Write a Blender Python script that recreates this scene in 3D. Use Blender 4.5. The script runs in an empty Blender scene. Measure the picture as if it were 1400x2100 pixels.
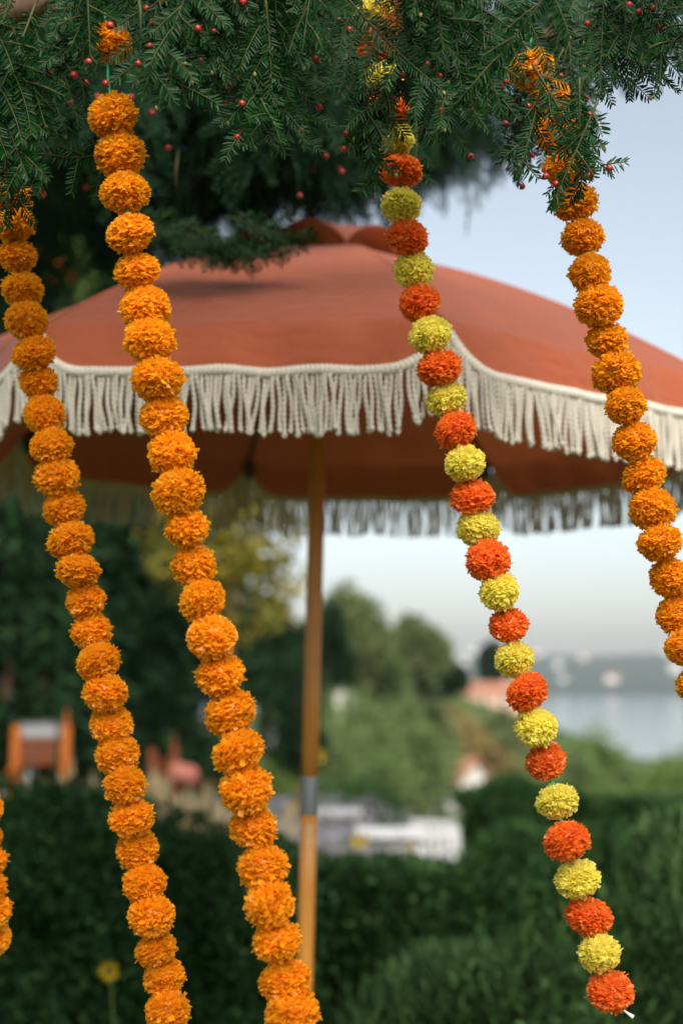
import bpy, math, random
import numpy as np
from mathutils import Vector, Matrix, noise as mnoise

random.seed(7)
rng = np.random.default_rng(11)
R = math.radians
scene = bpy.context.scene
col = scene.collection

# ------------------------------------------------------------------ camera
PITCH = math.atan(333.0 / 2917.0)
CAMZ = 1.6
cam_d = bpy.data.cameras.new("camera")
cam_d.sensor_fit = 'VERTICAL'
cam_d.sensor_height = 36.0
cam_d.lens = 50.0
cam_d.clip_start = 0.05
cam_d.clip_end = 20000
cam_d.dof.use_dof = True
cam_d.dof.focus_distance = 2.0
cam_d.dof.aperture_fstop = 2.2
cam = bpy.data.objects.new("camera", cam_d)
cam.location = (0, 0, CAMZ)
cam.rotation_euler = (math.pi / 2 + PITCH, 0, 0)
col.objects.link(cam)
scene.camera = cam

# ------------------------------------------------------------------ sky and sun
SUN_EL, SUN_ROT = 44.0, 165.0
world = bpy.data.worlds.new("World")
scene.world = world
world.use_nodes = True
wn = world.node_tree.nodes
wl = world.node_tree.links
wn.clear()
sky = wn.new("ShaderNodeTexSky")
sky.sky_type = 'NISHITA'
sky.sun_disc = False
sky.sun_elevation = R(SUN_EL)
sky.sun_rotation = R(SUN_ROT)
sky.altitude = 100
sky.air_density = 1.0
sky.dust_density = 2.6
sky.ozone_density = 1.0
bg = wn.new("ShaderNodeBackground")
bg.inputs[1].default_value = 0.06
wo = wn.new("ShaderNodeOutputWorld")
hsv = wn.new("ShaderNodeHueSaturation")      # thin high cloud: a paler sky all over
hsv.inputs["Hue"].default_value = 0.486
hsv.inputs["Saturation"].default_value = 0.5
wl.new(sky.outputs[0], hsv.inputs["Color"])
wl.new(hsv.outputs[0], bg.inputs[0])
wl.new(bg.outputs[0], wo.inputs[0])

sun_d = bpy.data.lights.new("sun", 'SUN')
sun_d.energy = 1.5
sun_d.angle = R(40)
sun_d.color = (1.0, 0.95, 0.87)
sun = bpy.data.objects.new("sun", sun_d)
sdir = Vector((math.sin(R(SUN_ROT)) * math.cos(R(SUN_EL)), math.cos(R(SUN_ROT)) * math.cos(R(SUN_EL)), math.sin(R(SUN_EL))))
sun.rotation_euler = (-sdir).to_track_quat('-Z', 'Y').to_euler()
sun.location = (0, 0, 30)
col.objects.link(sun)

scene.view_settings.view_transform = 'Standard'
scene.view_settings.look = 'None'
scene.view_settings.gamma = 1.0
scene.view_settings.exposure = 1.8
scene.view_settings.use_curve_mapping = False
scene.render.engine = 'CYCLES'
cy = scene.cycles
cy.use_denoising = True
try:
    cy.denoiser = 'OPENIMAGEDENOISE'
    cy.denoising_input_passes = 'RGB_ALBEDO_NORMAL'
except Exception:
    pass
cy.max_bounces = 8
cy.diffuse_bounces = 6
cy.glossy_bounces = 2
cy.transmission_bounces = 5
cy.transparent_max_bounces = 4
cy.volume_bounces = 1
cy.caustics_reflective = False
cy.caustics_refractive = False

# ------------------------------------------------------------------ helpers
CP, SP = math.cos(PITCH), math.sin(PITCH)


def at(px, py, depth):
    """world point that stands DEPTH metres in front (along +Y) on the ray through photo pixel px, py"""
    a, b = (px - 700) / 2917.0, (1050 - py) / 2917.0
    d = np.array([a, CP - b * SP, SP + b * CP])
    d *= depth / d[1]
    return np.array([d[0], d[1], CAMZ + d[2]])


def new_mesh(name, verts, faces, mats, smooth=False, midx=None):
    """faces: an (M,k) array, or a list of arrays / tuples of mixed size"""
    me = bpy.data.meshes.new(name)
    verts = np.asarray(verts, dtype=np.float32).reshape(-1, 3)
    if isinstance(faces, np.ndarray):
        M, k = faces.shape
        me.vertices.add(len(verts))
        me.vertices.foreach_set("co", verts.ravel())
        me.loops.add(M * k)
        me.loops.foreach_set("vertex_index", faces.astype(np.int32).ravel())
        me.polygons.add(M)
        me.polygons.foreach_set("loop_start", np.arange(0, M * k, k, dtype=np.int32))
        me.polygons.foreach_set("loop_total", np.full(M, k, dtype=np.int32))
        me.update(calc_edges=True)
        me.validate()
    else:
        me.from_pydata(verts.tolist(), [], [tuple(int(i) for i in f) for f in faces])
        me.update()
    for m in (mats if isinstance(mats, (list, tuple)) else [mats]):
        me.materials.append(m)
    if midx is not None:
        me.polygons.foreach_set("material_index", np.asarray(midx, dtype=np.int32))
    if smooth:
        me.polygons.foreach_set("use_smooth", np.ones(len(me.polygons), dtype=bool))
    return me


def obj(name, me, parent=None, loc=None, rot=None, kind=None):
    o = bpy.data.objects.new(name, me)
    col.objects.link(o)
    if parent is not None:
        o.parent = parent
    if loc is not None:
        o.location = loc
    if rot is not None:
        o.rotation_euler = rot
    if kind:
        o["kind"] = kind
    return o


def tag(o, label, cat, group=None):
    o["label"] = label
    o["category"] = cat
    if group:
        o["group"] = group
    return o


def thing(name, label, cat, loc=(0, 0, 0), group=None):
    o = bpy.data.objects.new(name, None)
    o.empty_display_size = 0.1
    col.objects.link(o)
    o.location = loc
    return tag(o, label, cat, group)


class MB:
    """collects shapes into one mesh"""
    def __init__(s):
        s.v, s.f, s.m, s.n = [], [], [], 0

    def add(s, v, f, m=0):
        v = np.asarray(v, float).reshape(-1, 3)
        for q in f:
            s.f.append([int(i) + s.n for i in q])
            s.m.append(m)
        s.v.append(v)
        s.n += len(v)
        return s

    def box(s, c, size, rz=0.0, m=0, bev=0.0):
        hx, hy, hz = size[0] / 2, size[1] / 2, size[2] / 2
        b = bev if bev > 0 else min(hx, hy, hz) * 0.12
        pts = []
        for z, ins in ((-hz, b), (-hz + b, 0), (hz - b, 0), (hz, b)):
            for x, y in ((-1, -1), (1, -1), (1, 1), (-1, 1)):
                pts.append((x * (hx - ins), y * (hy - ins), z))
        pts = np.array(pts)
        ca, sa = math.cos(rz), math.sin(rz)
        pts = np.c_[pts[:, 0] * ca - pts[:, 1] * sa, pts[:, 0] * sa + pts[:, 1] * ca, pts[:, 2]] + np.array(c)
        f = [(3, 2, 1, 0), (12, 13, 14, 15)]
        for r in range(3):
            for k in range(4):
                a, b2 = r * 4 + k, r * 4 + (k + 1) % 4
                f.append((a, b2, b2 + 4, a + 4))
        return s.add(pts, f, m)

    def tube(s, pts, rad, n=8, m=0, cap=True):
        pts = np.asarray(pts, float)
        rad = np.full(len(pts), rad) if np.isscalar(rad) else np.asarray(rad, float)
        t = np.gradient(pts, axis=0)
        t /= np.linalg.norm(t, axis=1)[:, None] + 1e-12
        ref = np.array([0, 0, 1.0]) if abs(t[0][2]) < 0.9 else np.array([1.0, 0, 0])
        u = np.cross(t[0], ref)
        u /= np.linalg.norm(u)
        V, F = [], []
        for i in range(len(pts)):
            u = u - t[i] * (u @ t[i])
            u /= np.linalg.norm(u) + 1e-12
            w = np.cross(t[i], u)
            for k in range(n):
                a = 2 * math.pi * k / n
                V.append(pts[i] + rad[i] * (math.cos(a) * u + math.sin(a) * w))
        for i in range(len(pts) - 1):
            for k in range(n):
                F.append((i * n + k, i * n + (k + 1) % n, (i + 1) * n + (k + 1) % n, (i + 1) * n + k))
        if cap:
            F.append(tuple(range(n - 1, -1, -1)))
            F.append(tuple((len(pts) - 1) * n + k for k in range(n)))
        return s.add(V, F, m)

    def ball(s, c, r, nu=10, nv=7, m=0, sq=(1, 1, 1)):
        V, F = [], []
        for j in range(nv + 1):
            ph = math.pi * j / nv
            for i in range(nu):
                a = 2 * math.pi * i / nu
                V.append((c[0] + r * sq[0] * math.sin(ph) * math.cos(a), c[1] + r * sq[1] * math.sin(ph) * math.sin(a), c[2] + r * sq[2] * math.cos(ph)))
        for j in range(nv):
            for i in range(nu):
                F.append((j * nu + i, (j + 1) * nu + i, (j + 1) * nu + (i + 1) % nu, j * nu + (i + 1) % nu))
        return s.add(V, F, m)

    def mesh(s, name, mats, smooth=False):
        me = new_mesh(name, np.concatenate(s.v), s.f, mats, smooth, s.m)
        return me

    def build(s, name, mats, parent=None, smooth=False, **k):
        return obj(name, s.mesh(name, mats, smooth), parent, **k)


def norm(a):
    return a / (np.linalg.norm(a, axis=-1, keepdims=True) + 1e-12)


# ------------------------------------------------------------------ materials
def nt(name):
    m = bpy.data.materials.new(name)
    m.use_nodes = True
    n, l = m.node_tree.nodes, m.node_tree.links
    return m, n, l, n["Principled BSDF"], n["Material Output"]


def ramp(n, cols, interp='LINEAR'):
    r = n.new("ShaderNodeValToRGB")
    r.color_ramp.interpolation = interp
    e = r.color_ramp.elements
    while len(e) < len(cols):
        e.new(0.5)
    for i, (p, c) in enumerate(cols):
        e[i].position = p
        e[i].color = (*c, 1)
    return r


def leaf_mat(name, cols, rough=0.5, transl=0.25, spec=0.15, scale=None):
    """foliage: each leaf its own tint; light passes through a little"""
    m, n, l, p, out = nt(name)
    g = n.new("ShaderNodeNewGeometry")
    k = len(cols)
    r = ramp(n, [(i / max(1, k - 1), c) for i, c in enumerate(cols)])
    l.new(g.outputs["Random Per Island"], r.inputs[0])
    src = r.outputs[0]
    if scale:
        tc = n.new("ShaderNodeTexCoord")
        nz = n.new("ShaderNodeTexNoise")
        nz.inputs["Scale"].default_value = scale
        nz.inputs["Detail"].default_value = 3
        l.new(tc.outputs["Object"], nz.inputs["Vector"])
        hs = n.new("ShaderNodeHueSaturation")
        mr = n.new("ShaderNodeMapRange")
        mr.inputs[1].default_value, mr.inputs[2].default_value = 0.3, 0.7
        mr.inputs[3].default_value, mr.inputs[4].default_value = 0.55, 1.5
        l.new(nz.outputs[0], mr.inputs[0])
        l.new(mr.outputs[0], hs.inputs["Value"])
        l.new(src, hs.inputs["Color"])
        src = hs.outputs[0]
    l.new(src, p.inputs["Base Color"])
    p.inputs["Roughness"].default_value = rough
    p.inputs["Specular IOR Level"].default_value = spec
    if transl > 0:
        t = n.new("ShaderNodeBsdfTranslucent")
        l.new(src, t.inputs[0])
        mx = n.new("ShaderNodeMixShader")
        mx.inputs[0].default_value = transl
        l.new(p.outputs[0], mx.inputs[1])
        l.new(t.outputs[0], mx.inputs[2])
        l.new(mx.outputs[0], out.inputs[0])
    return m


def plain(name, c, rough=0.6, spec=0.4, var=0.12, scale=8.0, bump=0.0, bscale=60.0, metal=0.0, stretch=None):
    m, n, l, p, out = nt(name)
    tc = n.new("ShaderNodeTexCoord")
    vec = tc.outputs["Object"]
    if stretch:
        mp = n.new("ShaderNodeMapping")
        mp.inputs["Scale"].default_value = stretch
        l.new(vec, mp.inputs[0])
        vec = mp.outputs[0]
    nz = n.new("ShaderNodeTexNoise")
    nz.inputs["Scale"].default_value = scale
    nz.inputs["Detail"].default_value = 5
    l.new(vec, nz.inputs["Vector"])
    lo = tuple(x * (1 - var) for x in c)
    hi = tuple(min(1, x * (1 + var)) for x in c)
    r = ramp(n, [(0.3, lo), (0.7, hi)])
    l.new(nz.outputs[0], r.inputs[0])
    l.new(r.outputs[0], p.inputs["Base Color"])
    p.inputs["Roughness"].default_value = rough
    p.inputs["Specular IOR Level"].default_value = spec
    p.inputs["Metallic"].default_value = metal
    if bump > 0:
        n2 = n.new("ShaderNodeTexNoise")
        n2.inputs["Scale"].default_value = bscale
        n2.inputs["Detail"].default_value = 4
        l.new(vec, n2.inputs["Vector"])
        b = n.new("ShaderNodeBump")
        b.inputs["Strength"].default_value = bump
        b.inputs["Distance"].default_value = 0.01
        l.new(n2.outputs[0], b.inputs["Height"])
        l.new(b.outputs[0], p.inputs["Normal"])
    return m


def film_mat(name, cols):
    """thin crinkled plastic film of the paper flowers"""
    m, n, l, p, out = nt(name)
    g = n.new("ShaderNodeNewGeometry")
    r = ramp(n, [(i / (len(cols) - 1), c) for i, c in enumerate(cols)])
    l.new(g.outputs["Random Per Island"], r.inputs[0])
    oi = n.new("ShaderNodeObjectInfo")
    hs = n.new("ShaderNodeHueSaturation")
    mr = n.new("ShaderNodeMapRange")
    mr.inputs[3].default_value, mr.inputs[4].default_value = 0.94, 1.02
    l.new(oi.outputs["Random"], mr.inputs[0])
    l.new(mr.outputs[0], hs.inputs["Value"])
    l.new(r.outputs[0], hs.inputs["Color"])
    l.new(hs.outputs[0], p.inputs["Base Color"])
    p.inputs["Roughness"].default_value = 0.28
    p.inputs["Specular IOR Level"].default_value = 0.55
    t = n.new("ShaderNodeBsdfTranslucent")
    l.new(hs.outputs[0], t.inputs[0])
    mx = n.new("ShaderNodeMixShader")
    mx.inputs[0].default_value = 0.72
    l.new(p.outputs[0], mx.inputs[1])
    l.new(t.outputs[0], mx.inputs[2])
    l.new(mx.outputs[0], out.inputs[0])
    return m


def fabric_mat(name, c, transl=0.18):
    m, n, l, p, out = nt(name)
    tc = n.new("ShaderNodeTexCoord")
    nz = n.new("ShaderNodeTexNoise")
    nz.inputs["Scale"].default_value = 3.0
    nz.inputs["Detail"].default_value = 4
    l.new(tc.outputs["Object"], nz.inputs["Vector"])
    r = ramp(n, [(0.3, tuple(x * 0.92 for x in c)), (0.7, tuple(x * 1.06 for x in c))])
    l.new(nz.outputs[0], r.inputs[0])
    l.new(r.outputs[0], p.inputs["Base Color"])
    p.inputs["Roughness"].default_value = 0.75
    p.inputs["Specular IOR Level"].default_value = 0.3
    p.inputs["Sheen Weight"].default_value = 0.3
    p.inputs["Sheen Roughness"].default_value = 0.45
    w1 = n.new("ShaderNodeTexNoise")          # fold lines pressed into the cloth
    w1.inputs["Scale"].default_value = 11
    w1.inputs["Detail"].default_value = 3
    w1.inputs["Distortion"].default_value = 1.2
    l.new(tc.outputs["Object"], w1.inputs["Vector"])
    b = n.new("ShaderNodeBump")
    b.inputs["Strength"].default_value = 0.4
    b.inputs["Distance"].default_value = 0.02
    l.new(w1.outputs[0], b.inputs["Height"])
    l.new(b.outputs[0], p.inputs["Normal"])
    t = n.new("ShaderNodeBsdfTranslucent")
    l.new(r.outputs[0], t.inputs[0])
    mx = n.new("ShaderNodeMixShader")
    mx.inputs[0].default_value = transl
    l.new(p.outputs[0], mx.inputs[1])
    l.new(t.outputs[0], mx.inputs[2])
    l.new(mx.outputs[0], out.inputs[0])
    return m


M = {}
M['needle'] = leaf_mat("yew_needle", [(0.003, 0.024, 0.004), (0.007, 0.04, 0.007), (0.016, 0.062, 0.012)], rough=0.36, transl=0.12, spec=0.13)
M['needle_old'] = leaf_mat("withered_needle", [(0.55, 0.16, 0.02), (0.45, 0.12, 0.02)], rough=0.5, transl=0.3)
M['needle_far'] = leaf_mat("yew_needle_shade", [(0.005, 0.02, 0.008), (0.009, 0.03, 0.012), (0.016, 0.042, 0.017)], rough=0.7, transl=0.1, spec=0.1)  # needles further back: shade under the crown put into a darker green
M['twig'] = plain("twig_bark", (0.055, 0.06, 0.02), 0.7, 0.15, 0.6, 25)
M['bark'] = plain("bark", (0.12, 0.075, 0.045), 0.85, 0.2, 0.4, 14, 0.6, 30, stretch=(1, 1, 0.25))
M['berry'] = plain("red_aril", (0.34, 0.018, 0.01), 0.32, 0.5, 0.2, 40)
M['seed'] = plain("dark_seed", (0.02, 0.008, 0.006), 0.5, 0.3)
M['bud'] = plain("green_bud", (0.16, 0.15, 0.04), 0.5, 0.3, 0.3, 90)
M['film_orange'] = film_mat("orange_film", [(0.97, 0.46, 0.015), (0.97, 0.49, 0.02), (0.97, 0.52, 0.028)])
M['film_red'] = film_mat("red_orange_film", [(0.95, 0.25, 0.03), (0.96, 0.29, 0.045), (0.96, 0.33, 0.07)])
M['film_yellow'] = film_mat("yellow_film", [(0.95, 0.84, 0.14), (0.96, 0.88, 0.2), (0.97, 0.91, 0.3)])
M['cord_green'] = plain("green_tubing", (0.01, 0.26, 0.09), 0.35, 0.5, 0.1)
M['cord_white'] = plain("white_cord", (0.7, 0.68, 0.62), 0.7)
M['fabric'] = fabric_mat("terracotta_canvas", (0.37, 0.082, 0.028), 0.22)
M['cotton'] = plain("cream_cotton", (0.58, 0.53, 0.44), 0.85, 0.2, 0.08, 30, 0.3, 300)
M['pole'] = plain("varnished_wood", (0.44, 0.18, 0.03), 0.42, 0.4, 0.16, 5, stretch=(8, 8, 0.6))
M['steel'] = plain("grey_metal", (0.2, 0.21, 0.22), 0.45, 0.5, 0.06, metal=0.6)
M['ribwood'] = plain("dark_rib", (0.06, 0.045, 0.035), 0.6)

# ------------------------------------------------------------------ the setting: ground, lake, far shore
def ground_z(x, y):
    x = np.asarray(x, float)
    y = np.asarray(y, float)
    z = -0.09 * np.clip(y - 5, 0, 15) - 0.07 * np.clip(y - 20, 0, 200) - 0.041 * np.clip(y - 220, 0, 5000)
    z = z - 0.16 * np.clip(np.where(y > 30, x - 2, 0), 0, 30) * np.clip((y - 30) / 30, 0, 1)
    z = z + 19.5 * np.exp(-(((x - 14) / 42) ** 2 + ((y - 262) / 62) ** 2))
    z = z + 0.75 * np.exp(-(((x + 2.6) / 1.8) ** 2 + ((y - 12.5) / 3.0) ** 2))
    return z


ys = np.concatenate([np.linspace(-25, 24, 36), np.geomspace(26, 1500, 60)])
ts = np.linspace(-1, 1, 61)
gx = np.array([[t * (40 + 1.0 * max(y, 0)) for t in ts] for y in ys])
gy = np.repeat(ys[:, None], len(ts), 1)
gz = ground_z(gx, gy) + 0.03 * np.sin(gx * 1.7) * np.sin(gy * 1.3)
nI, nJ = gx.shape
ii, jj = np.meshgrid(np.arange(nI - 1), np.arange(nJ - 1), indexing='ij')
q = (ii * nJ + jj).ravel()
gf = np.c_[q, q + 1, q + nJ + 1, q + nJ]
M['ground'] = plain("garden_ground", (0.055, 0.085, 0.025), 0.95, 0.1, 0.5, 0.35, 0.6, 8)
g = obj("ground", new_mesh("ground", np.c_[gx.ravel(), gy.ravel(), gz.ravel()], gf, M['ground'], True))
g["kind"] = "structure"

LAKE = -42.0
m, n, l, p, out = nt("lake_water")
p.inputs["Base Color"].default_value = (0.05, 0.085, 0.11, 1)
p.inputs["Roughness"].default_value = 0.12
p.inputs["IOR"].default_value = 1.33
tc = n.new("ShaderNodeTexCoord")
nz = n.new("ShaderNodeTexNoise")
nz.inputs["Scale"].default_value = 0.12
nz.inputs["Detail"].default_value = 4
b = n.new("ShaderNodeBump")
b.inputs["Strength"].default_value = 0.25
b.inputs["Distance"].default_value = 0.4
l.new(tc.outputs["Object"], nz.inputs["Vector"])
l.new(nz.outputs[0], b.inputs["Height"])
l.new(b.outputs[0], p.inputs["Normal"])
lake = obj("lake", new_mesh("lake", [(-2500, 600, LAKE), (2500, 600, LAKE), (4500, 3600, LAKE), (-4500, 3600, LAKE)], np.array([[0, 1, 2, 3]]), m))
lake["kind"] = "structure"

# far hills
def hill_z(x, y):
    t = np.clip((y - 2950) / 1500, 0, 1)
    base = t * t * (3 - 2 * t)
    h = 100 + 22 * np.sin(x / 420 + 1.0) + 13 * np.sin(x / 170 + 2.0) + 7 * np.sin(x / 71) - 0.012 * x
    return LAKE - 3 + base * h + 5 * np.sin(x / 93 + y / 120) * base + 5 * np.clip((y - 2950) / 60, 0, 1)


hx = np.linspace(-4000, 4000, 121)
hy = np.concatenate([np.linspace(2900, 4600, 26), [5200, 6500]])
HX, HY = np.meshgrid(hx, hy)
HZ = hill_z(HX, HY) - 0.05 * np.clip(HY - 4600, 0, 5000)
nI, nJ = HX.shape
ii, jj = np.meshgrid(np.arange(nI - 1), np.arange(nJ - 1), indexing='ij')
q = (ii * nJ + jj).ravel()
M['hill'] = plain("wooded_hill", (0.022, 0.038, 0.026), 0.95, 0.1, 0.55, 0.012)
h = obj("far_hills", new_mesh("far_hills", np.c_[HX.ravel(), HY.ravel(), HZ.ravel()], np.c_[q, q + 1, q + nJ + 1, q + nJ], M['hill'], True))
h["kind"] = "structure"

# the air over the lake
m = bpy.data.materials.new("haze_air")
m.use_nodes = True
n, l = m.node_tree.nodes, m.node_tree.links
n.clear()
pv = n.new("ShaderNodeVolumePrincipled")
pv.inputs["Color"].default_value = (0.93, 0.96, 1.0, 1)
pv.inputs["Density"].default_value = 0.00007
pv.inputs["Anisotropy"].default_value = 0.0
o_ = n.new("ShaderNodeOutputMaterial")
l.new(pv.outputs[0], o_.inputs["Volume"])
mb = MB()
zlo, zhi = -130.0, 112.0
mb.box((0, 3300, (zlo + zhi) / 2), (12000, 7000, zhi - zlo), bev=0.5)
hz = mb.build("haze", m)
hz["kind"] = "stuff"

# ------------------------------------------------------------------ buildings
M['white_wall'] = plain("white_render", (0.6, 0.57, 0.52), 0.8, 0.2, 0.06)
M['pink_wall'] = plain("pink_render", (0.55, 0.36, 0.27), 0.85, 0.2, 0.08)
M['roof_tile'] = plain("terracotta_roof", (0.34, 0.15, 0.095), 0.8, 0.2, 0.2, 2.0)
M['grey_roof'] = plain("grey_roof", (0.3, 0.3, 0.31), 0.8, 0.2, 0.2)
M['glass_dark'] = plain("window_glass", (0.03, 0.035, 0.04), 0.1, 0.6)


def house(name, label, loc, w, d, hw, hr, rz, wall, roof, nwin=3, chimney=True, group=None):
    t = thing(name, label, "house", loc, group)
    t.rotation_euler = (0, 0, rz)
    mb = MB()
    W, D = w / 2, d / 2
    v = [(-W, -D, -3), (W, -D, -3), (W, D, -3), (-W, D, -3), (-W, -D, hw), (W, -D, hw), (W, D, hw), (-W, D, hw), (-W, 0, hw + hr), (W, 0, hw + hr)]
    mb.add(v, [(0, 1, 5, 4), (2, 3, 7, 6), (1, 2, 6, 9, 5), (3, 0, 4, 8, 7)])
    mb.build("wall", wall, t)
    e = 0.35
    k = hr / D
    mb = MB()
    for s in (-1, 1):
        a = [(-W - e, s * (D + e), hw - k * e + 0.02), (W + e, s * (D + e), hw - k * e + 0.02), (W + e, 0, hw + hr + 0.02), (-W - e, 0, hw + hr + 0.02)]
        bb = [(x, y, z + 0.18) for x, y, z in a]
        mb.add(a + bb, [(0, 1, 2, 3), (4, 5, 6, 7), (0, 1, 5, 4), (1, 2, 6, 5), (2, 3, 7, 6), (3, 0, 4, 7)])
    r = mb.build("roof", roof, t)
    if chimney:
        MB().box((W * 0.5, 0.3 * D, hw + hr + 0.3), (0.6, 0.6, 1.6)).build("chimney", wall, r)
    for i in range(nwin):
        x = (i + 0.5) / nwin * w - W
        f = MB().box((x, -D - 0.03, hw * 0.55), (1.0, 0.1, 1.3)).build("window", M['white_wall'], t)
        MB().box((x, -D - 0.075, hw * 0.55), (0.8, 0.05, 1.1)).build("pane", M['glass_dark'], f)
    return t


def on_ground(px, depth, dz=0.0):
    x = (px - 700) / 2917.0 * depth / CP
    return (x, depth, float(ground_z(x, depth)) + dz)


pw = at(990, 1405, 250)
house("ridge_house", "long pale pink house with a terracotta roof on the ridge before the lake", (pw[0] + 1.0, 250, pw[2] - 4.6), 13.5, 8, 3.2, 1.7, 0.12, M['pink_wall'], M['roof_tile'], 4)
rw = at(930, 1560, 105)
house("roof_house", "small white gabled house with a red tiled roof below the hillside", (rw[0], 105, rw[2] - 3.4), 3.6, 3.4, 2.2, 1.3, -0.75, M['white_wall'], M['roof_tile'], 1, False)
sw = at(688, 1375, 140)
house("pale_hut", "tall narrow pale house half hidden among the trees on the slope", (sw[0], 140, sw[2] - 2.6), 2.3, 3, 2.9, 1.0, 0.3, M['white_wall'], M['grey_roof'], 1, False)
k = 0
for i in range(26):
    x = rng.uniform(250, 1150)
    y = rng.uniform(3000, 4300)
    if i < 4:
        x, y = [(330, 3900), (870, 3020), (900, 3080), (560, 4100)][i]
    s = rng.uniform(0.9, 2.0) * (y / 3500)
    house("shore_house", "pale house on the wooded slope across the lake", (x, y, float(hill_z(x, y)) + 1), 16 * s, 12 * s, 8 * s, 4 * s, rng.uniform(-.4, .4),
          M['white_wall'], M['roof_tile'] if i % 2 else M['grey_roof'], 0, False, "houses on the far shore")

# ------------------------------------------------------------------ vegetation builders
def leaf_quads(P, N, L, W, up=None):
    """P points, N normals-ish directions the leaf points along, L lengths, W widths: two-triangle folded leaves"""
    n = len(P)
    d = norm(N)
    a = rng.normal(size=(n, 3))
    s = norm(np.cross(d, a))
    nn = np.cross(s, d)
    L = np.broadcast_to(L, n)[:, None]
    W = np.broadcast_to(W, n)[:, None]
    v = np.empty((n, 4, 3))
    v[:, 0] = P
    v[:, 1] = P + d * L * .5 + s * W * .5 + nn * W * .15
    v[:, 2] = P + d * L
    v[:, 3] = P + d * L * .5 - s * W * .5 + nn * W * .15
    f = np.arange(n * 4).reshape(n, 4)
    f3 = np.concatenate([f[:, [0, 1, 2]], f[:, [0, 2, 3]]])
    return v.reshape(-1, 3), f3


def rand_dir(n):
    return norm(rng.normal(size=(n, 3)))


def crown_points(lobes, count, shell=0.55):
    """points in the outer part of a cloud of ellipsoid lobes; each lobe (cx,cy,cz,rx,ry,rz)"""
    lobes = np.array(lobes, float)
    vol = lobes[:, 3] * lobes[:, 4] * lobes[:, 5]
    w = vol ** 0.66
    w /= w.sum()
    idx = rng.choice(len(lobes), count, p=w)
    d = rand_dir(count)
    r = rng.uniform(shell ** 3, 1.05, count) ** (1 / 3)
    r *= 1 + 0.10 * np.sin(d[:, 0] * 7 + idx * 1.3) * np.sin(d[:, 2] * 6 + idx) + 0.06 * rng.normal(size=count)
    P = lobes[idx, :3] + d * lobes[idx, 3:] * r[:, None]
    return P, d


def make_tree(name, label, cat, base, top_z, lobes, leaf, cols_mat, count, trunk_r=0.15, group=None, elong=1.6, droop=0.0, shell=0.5):
    """lobes relative to base"""
    t = thing(name, label, cat, base, group)
    mb = MB()
    H = max(l[2] for l in lobes)
    pts = [(0.05 * math.sin(i * 1.3) * trunk_r * 6, 0.04 * math.cos(i * 1.7) * trunk_r * 6, -0.3 + (H + 0.3) * i / 6) for i in range(7)]
    mb.tube(pts, [trunk_r * (1.15 - 0.85 * i / 6) for i in range(7)], 9)
    for lb in lobes[:10]:
        z0 = min(max(0.25 * H, lb[2] - 0.9 * abs(lb[0]) - 0.5 * lb[5]), H * 0.9)
        e = np.array(lb[:3])
        s = np.array([0, 0, z0])
        if np.linalg.norm(e[:2]) > 0.05:
            mb.tube([s, s * .6 + e * .4 + (0, 0, .06 * H), e], [trunk_r * .5, trunk_r * .35, trunk_r * .12], 6)
    mb.build("trunk", M['bark'], t, True)
    P, d = crown_points(lobes, count, shell)
    D = norm(d * 0.8 + rand_dir(count) * 0.9 + np.array([0, 0, -droop]))
    v, f = leaf_quads(P, D, leaf * elong * rng.uniform(.7, 1.3, count), leaf * rng.uniform(.7, 1.3, count))
    c = obj("crown", new_mesh("crown", v, f, cols_mat), t)
    c["kind"] = "stuff"
    return t


def shrub(name, label, cat, base, lobes, leaf, mat, count, group=None, elong=1.6, core=None, shell=0.6, up=0.0):
    t = thing(name, label, cat, base, group)
    mb = MB()
    for i, lb in enumerate(lobes[:14]):
        e = np.array([lb[0], lb[1], lb[2]])
        mb.tube([(lb[0] * .5, lb[1] * .5, -0.3), e * (.75, .75, .5), e], [.02, .016, .006], 5)
    mb.build("stem", M['bark'], t, True)
    P, d = crown_points(lobes, count, shell)
    D = norm(d * 0.9 + rand_dir(count) * 0.8 + np.array([0, 0, up]))
    v, f = leaf_quads(P, D, leaf * elong * rng.uniform(.7, 1.3, count), leaf * rng.uniform(.7, 1.3, count))
    c = obj("foliage", new_mesh("foliage", v, f, mat), t)
    c["kind"] = "stuff"
    return t


def clump(rx, ry, rz, n, z0=0.0, spread=1.0):
    """a rounded heap of lobes"""
    out = [(0, 0, z0 + rz * .42, rx * .66, ry * .66, rz * .45)]
    for i in range(n):
        a = rng.uniform(0, 2 * math.pi)
        r = math.sqrt(rng.uniform(0, 1)) * spread
        h = (1 - 0.4 * r * r) * rng.uniform(.62, 1.04)
        s = rng.uniform(.2, .42)
        out.append((rx * .78 * r * math.cos(a), ry * .78 * r * math.sin(a), z0 + rz * (h - s * .8), rx * s, ry * s, rz * s))
    return out


M['lf_dark'] = leaf_mat("dark_leaves", [(0.005, 0.016, 0.007), (0.01, 0.03, 0.011), (0.024, 0.055, 0.018)], 0.6, .15, spec=.1, scale=1.6)
M['lf_hedge'] = leaf_mat("hedge_leaves", [(0.012, 0.036, 0.01), (0.022, 0.062, 0.016), (0.055, 0.11, 0.03)], 0.6, .2, spec=.1, scale=2.6)
M['lf_conifer'] = leaf_mat("juniper_sprays", [(0.026, 0.06, 0.018), (0.05, 0.105, 0.03), (0.09, 0.16, 0.055)], 0.6, .2, spec=.1, scale=5.0)
M['lf_hedge_left'] = leaf_mat("left_hedge_leaves", [(0.013, 0.042, 0.014), (0.026, 0.072, 0.022), (0.055, 0.115, 0.038)], 0.6, .15, spec=.1, scale=1.6)  # leaf green of the lower left hedge, tuned on its own
M['lf_mid'] = leaf_mat("green_leaves", [(0.075, 0.125, 0.038), (0.125, 0.18, 0.06), (0.2, 0.24, 0.095)], 0.55, .25, scale=0.25)
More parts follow.
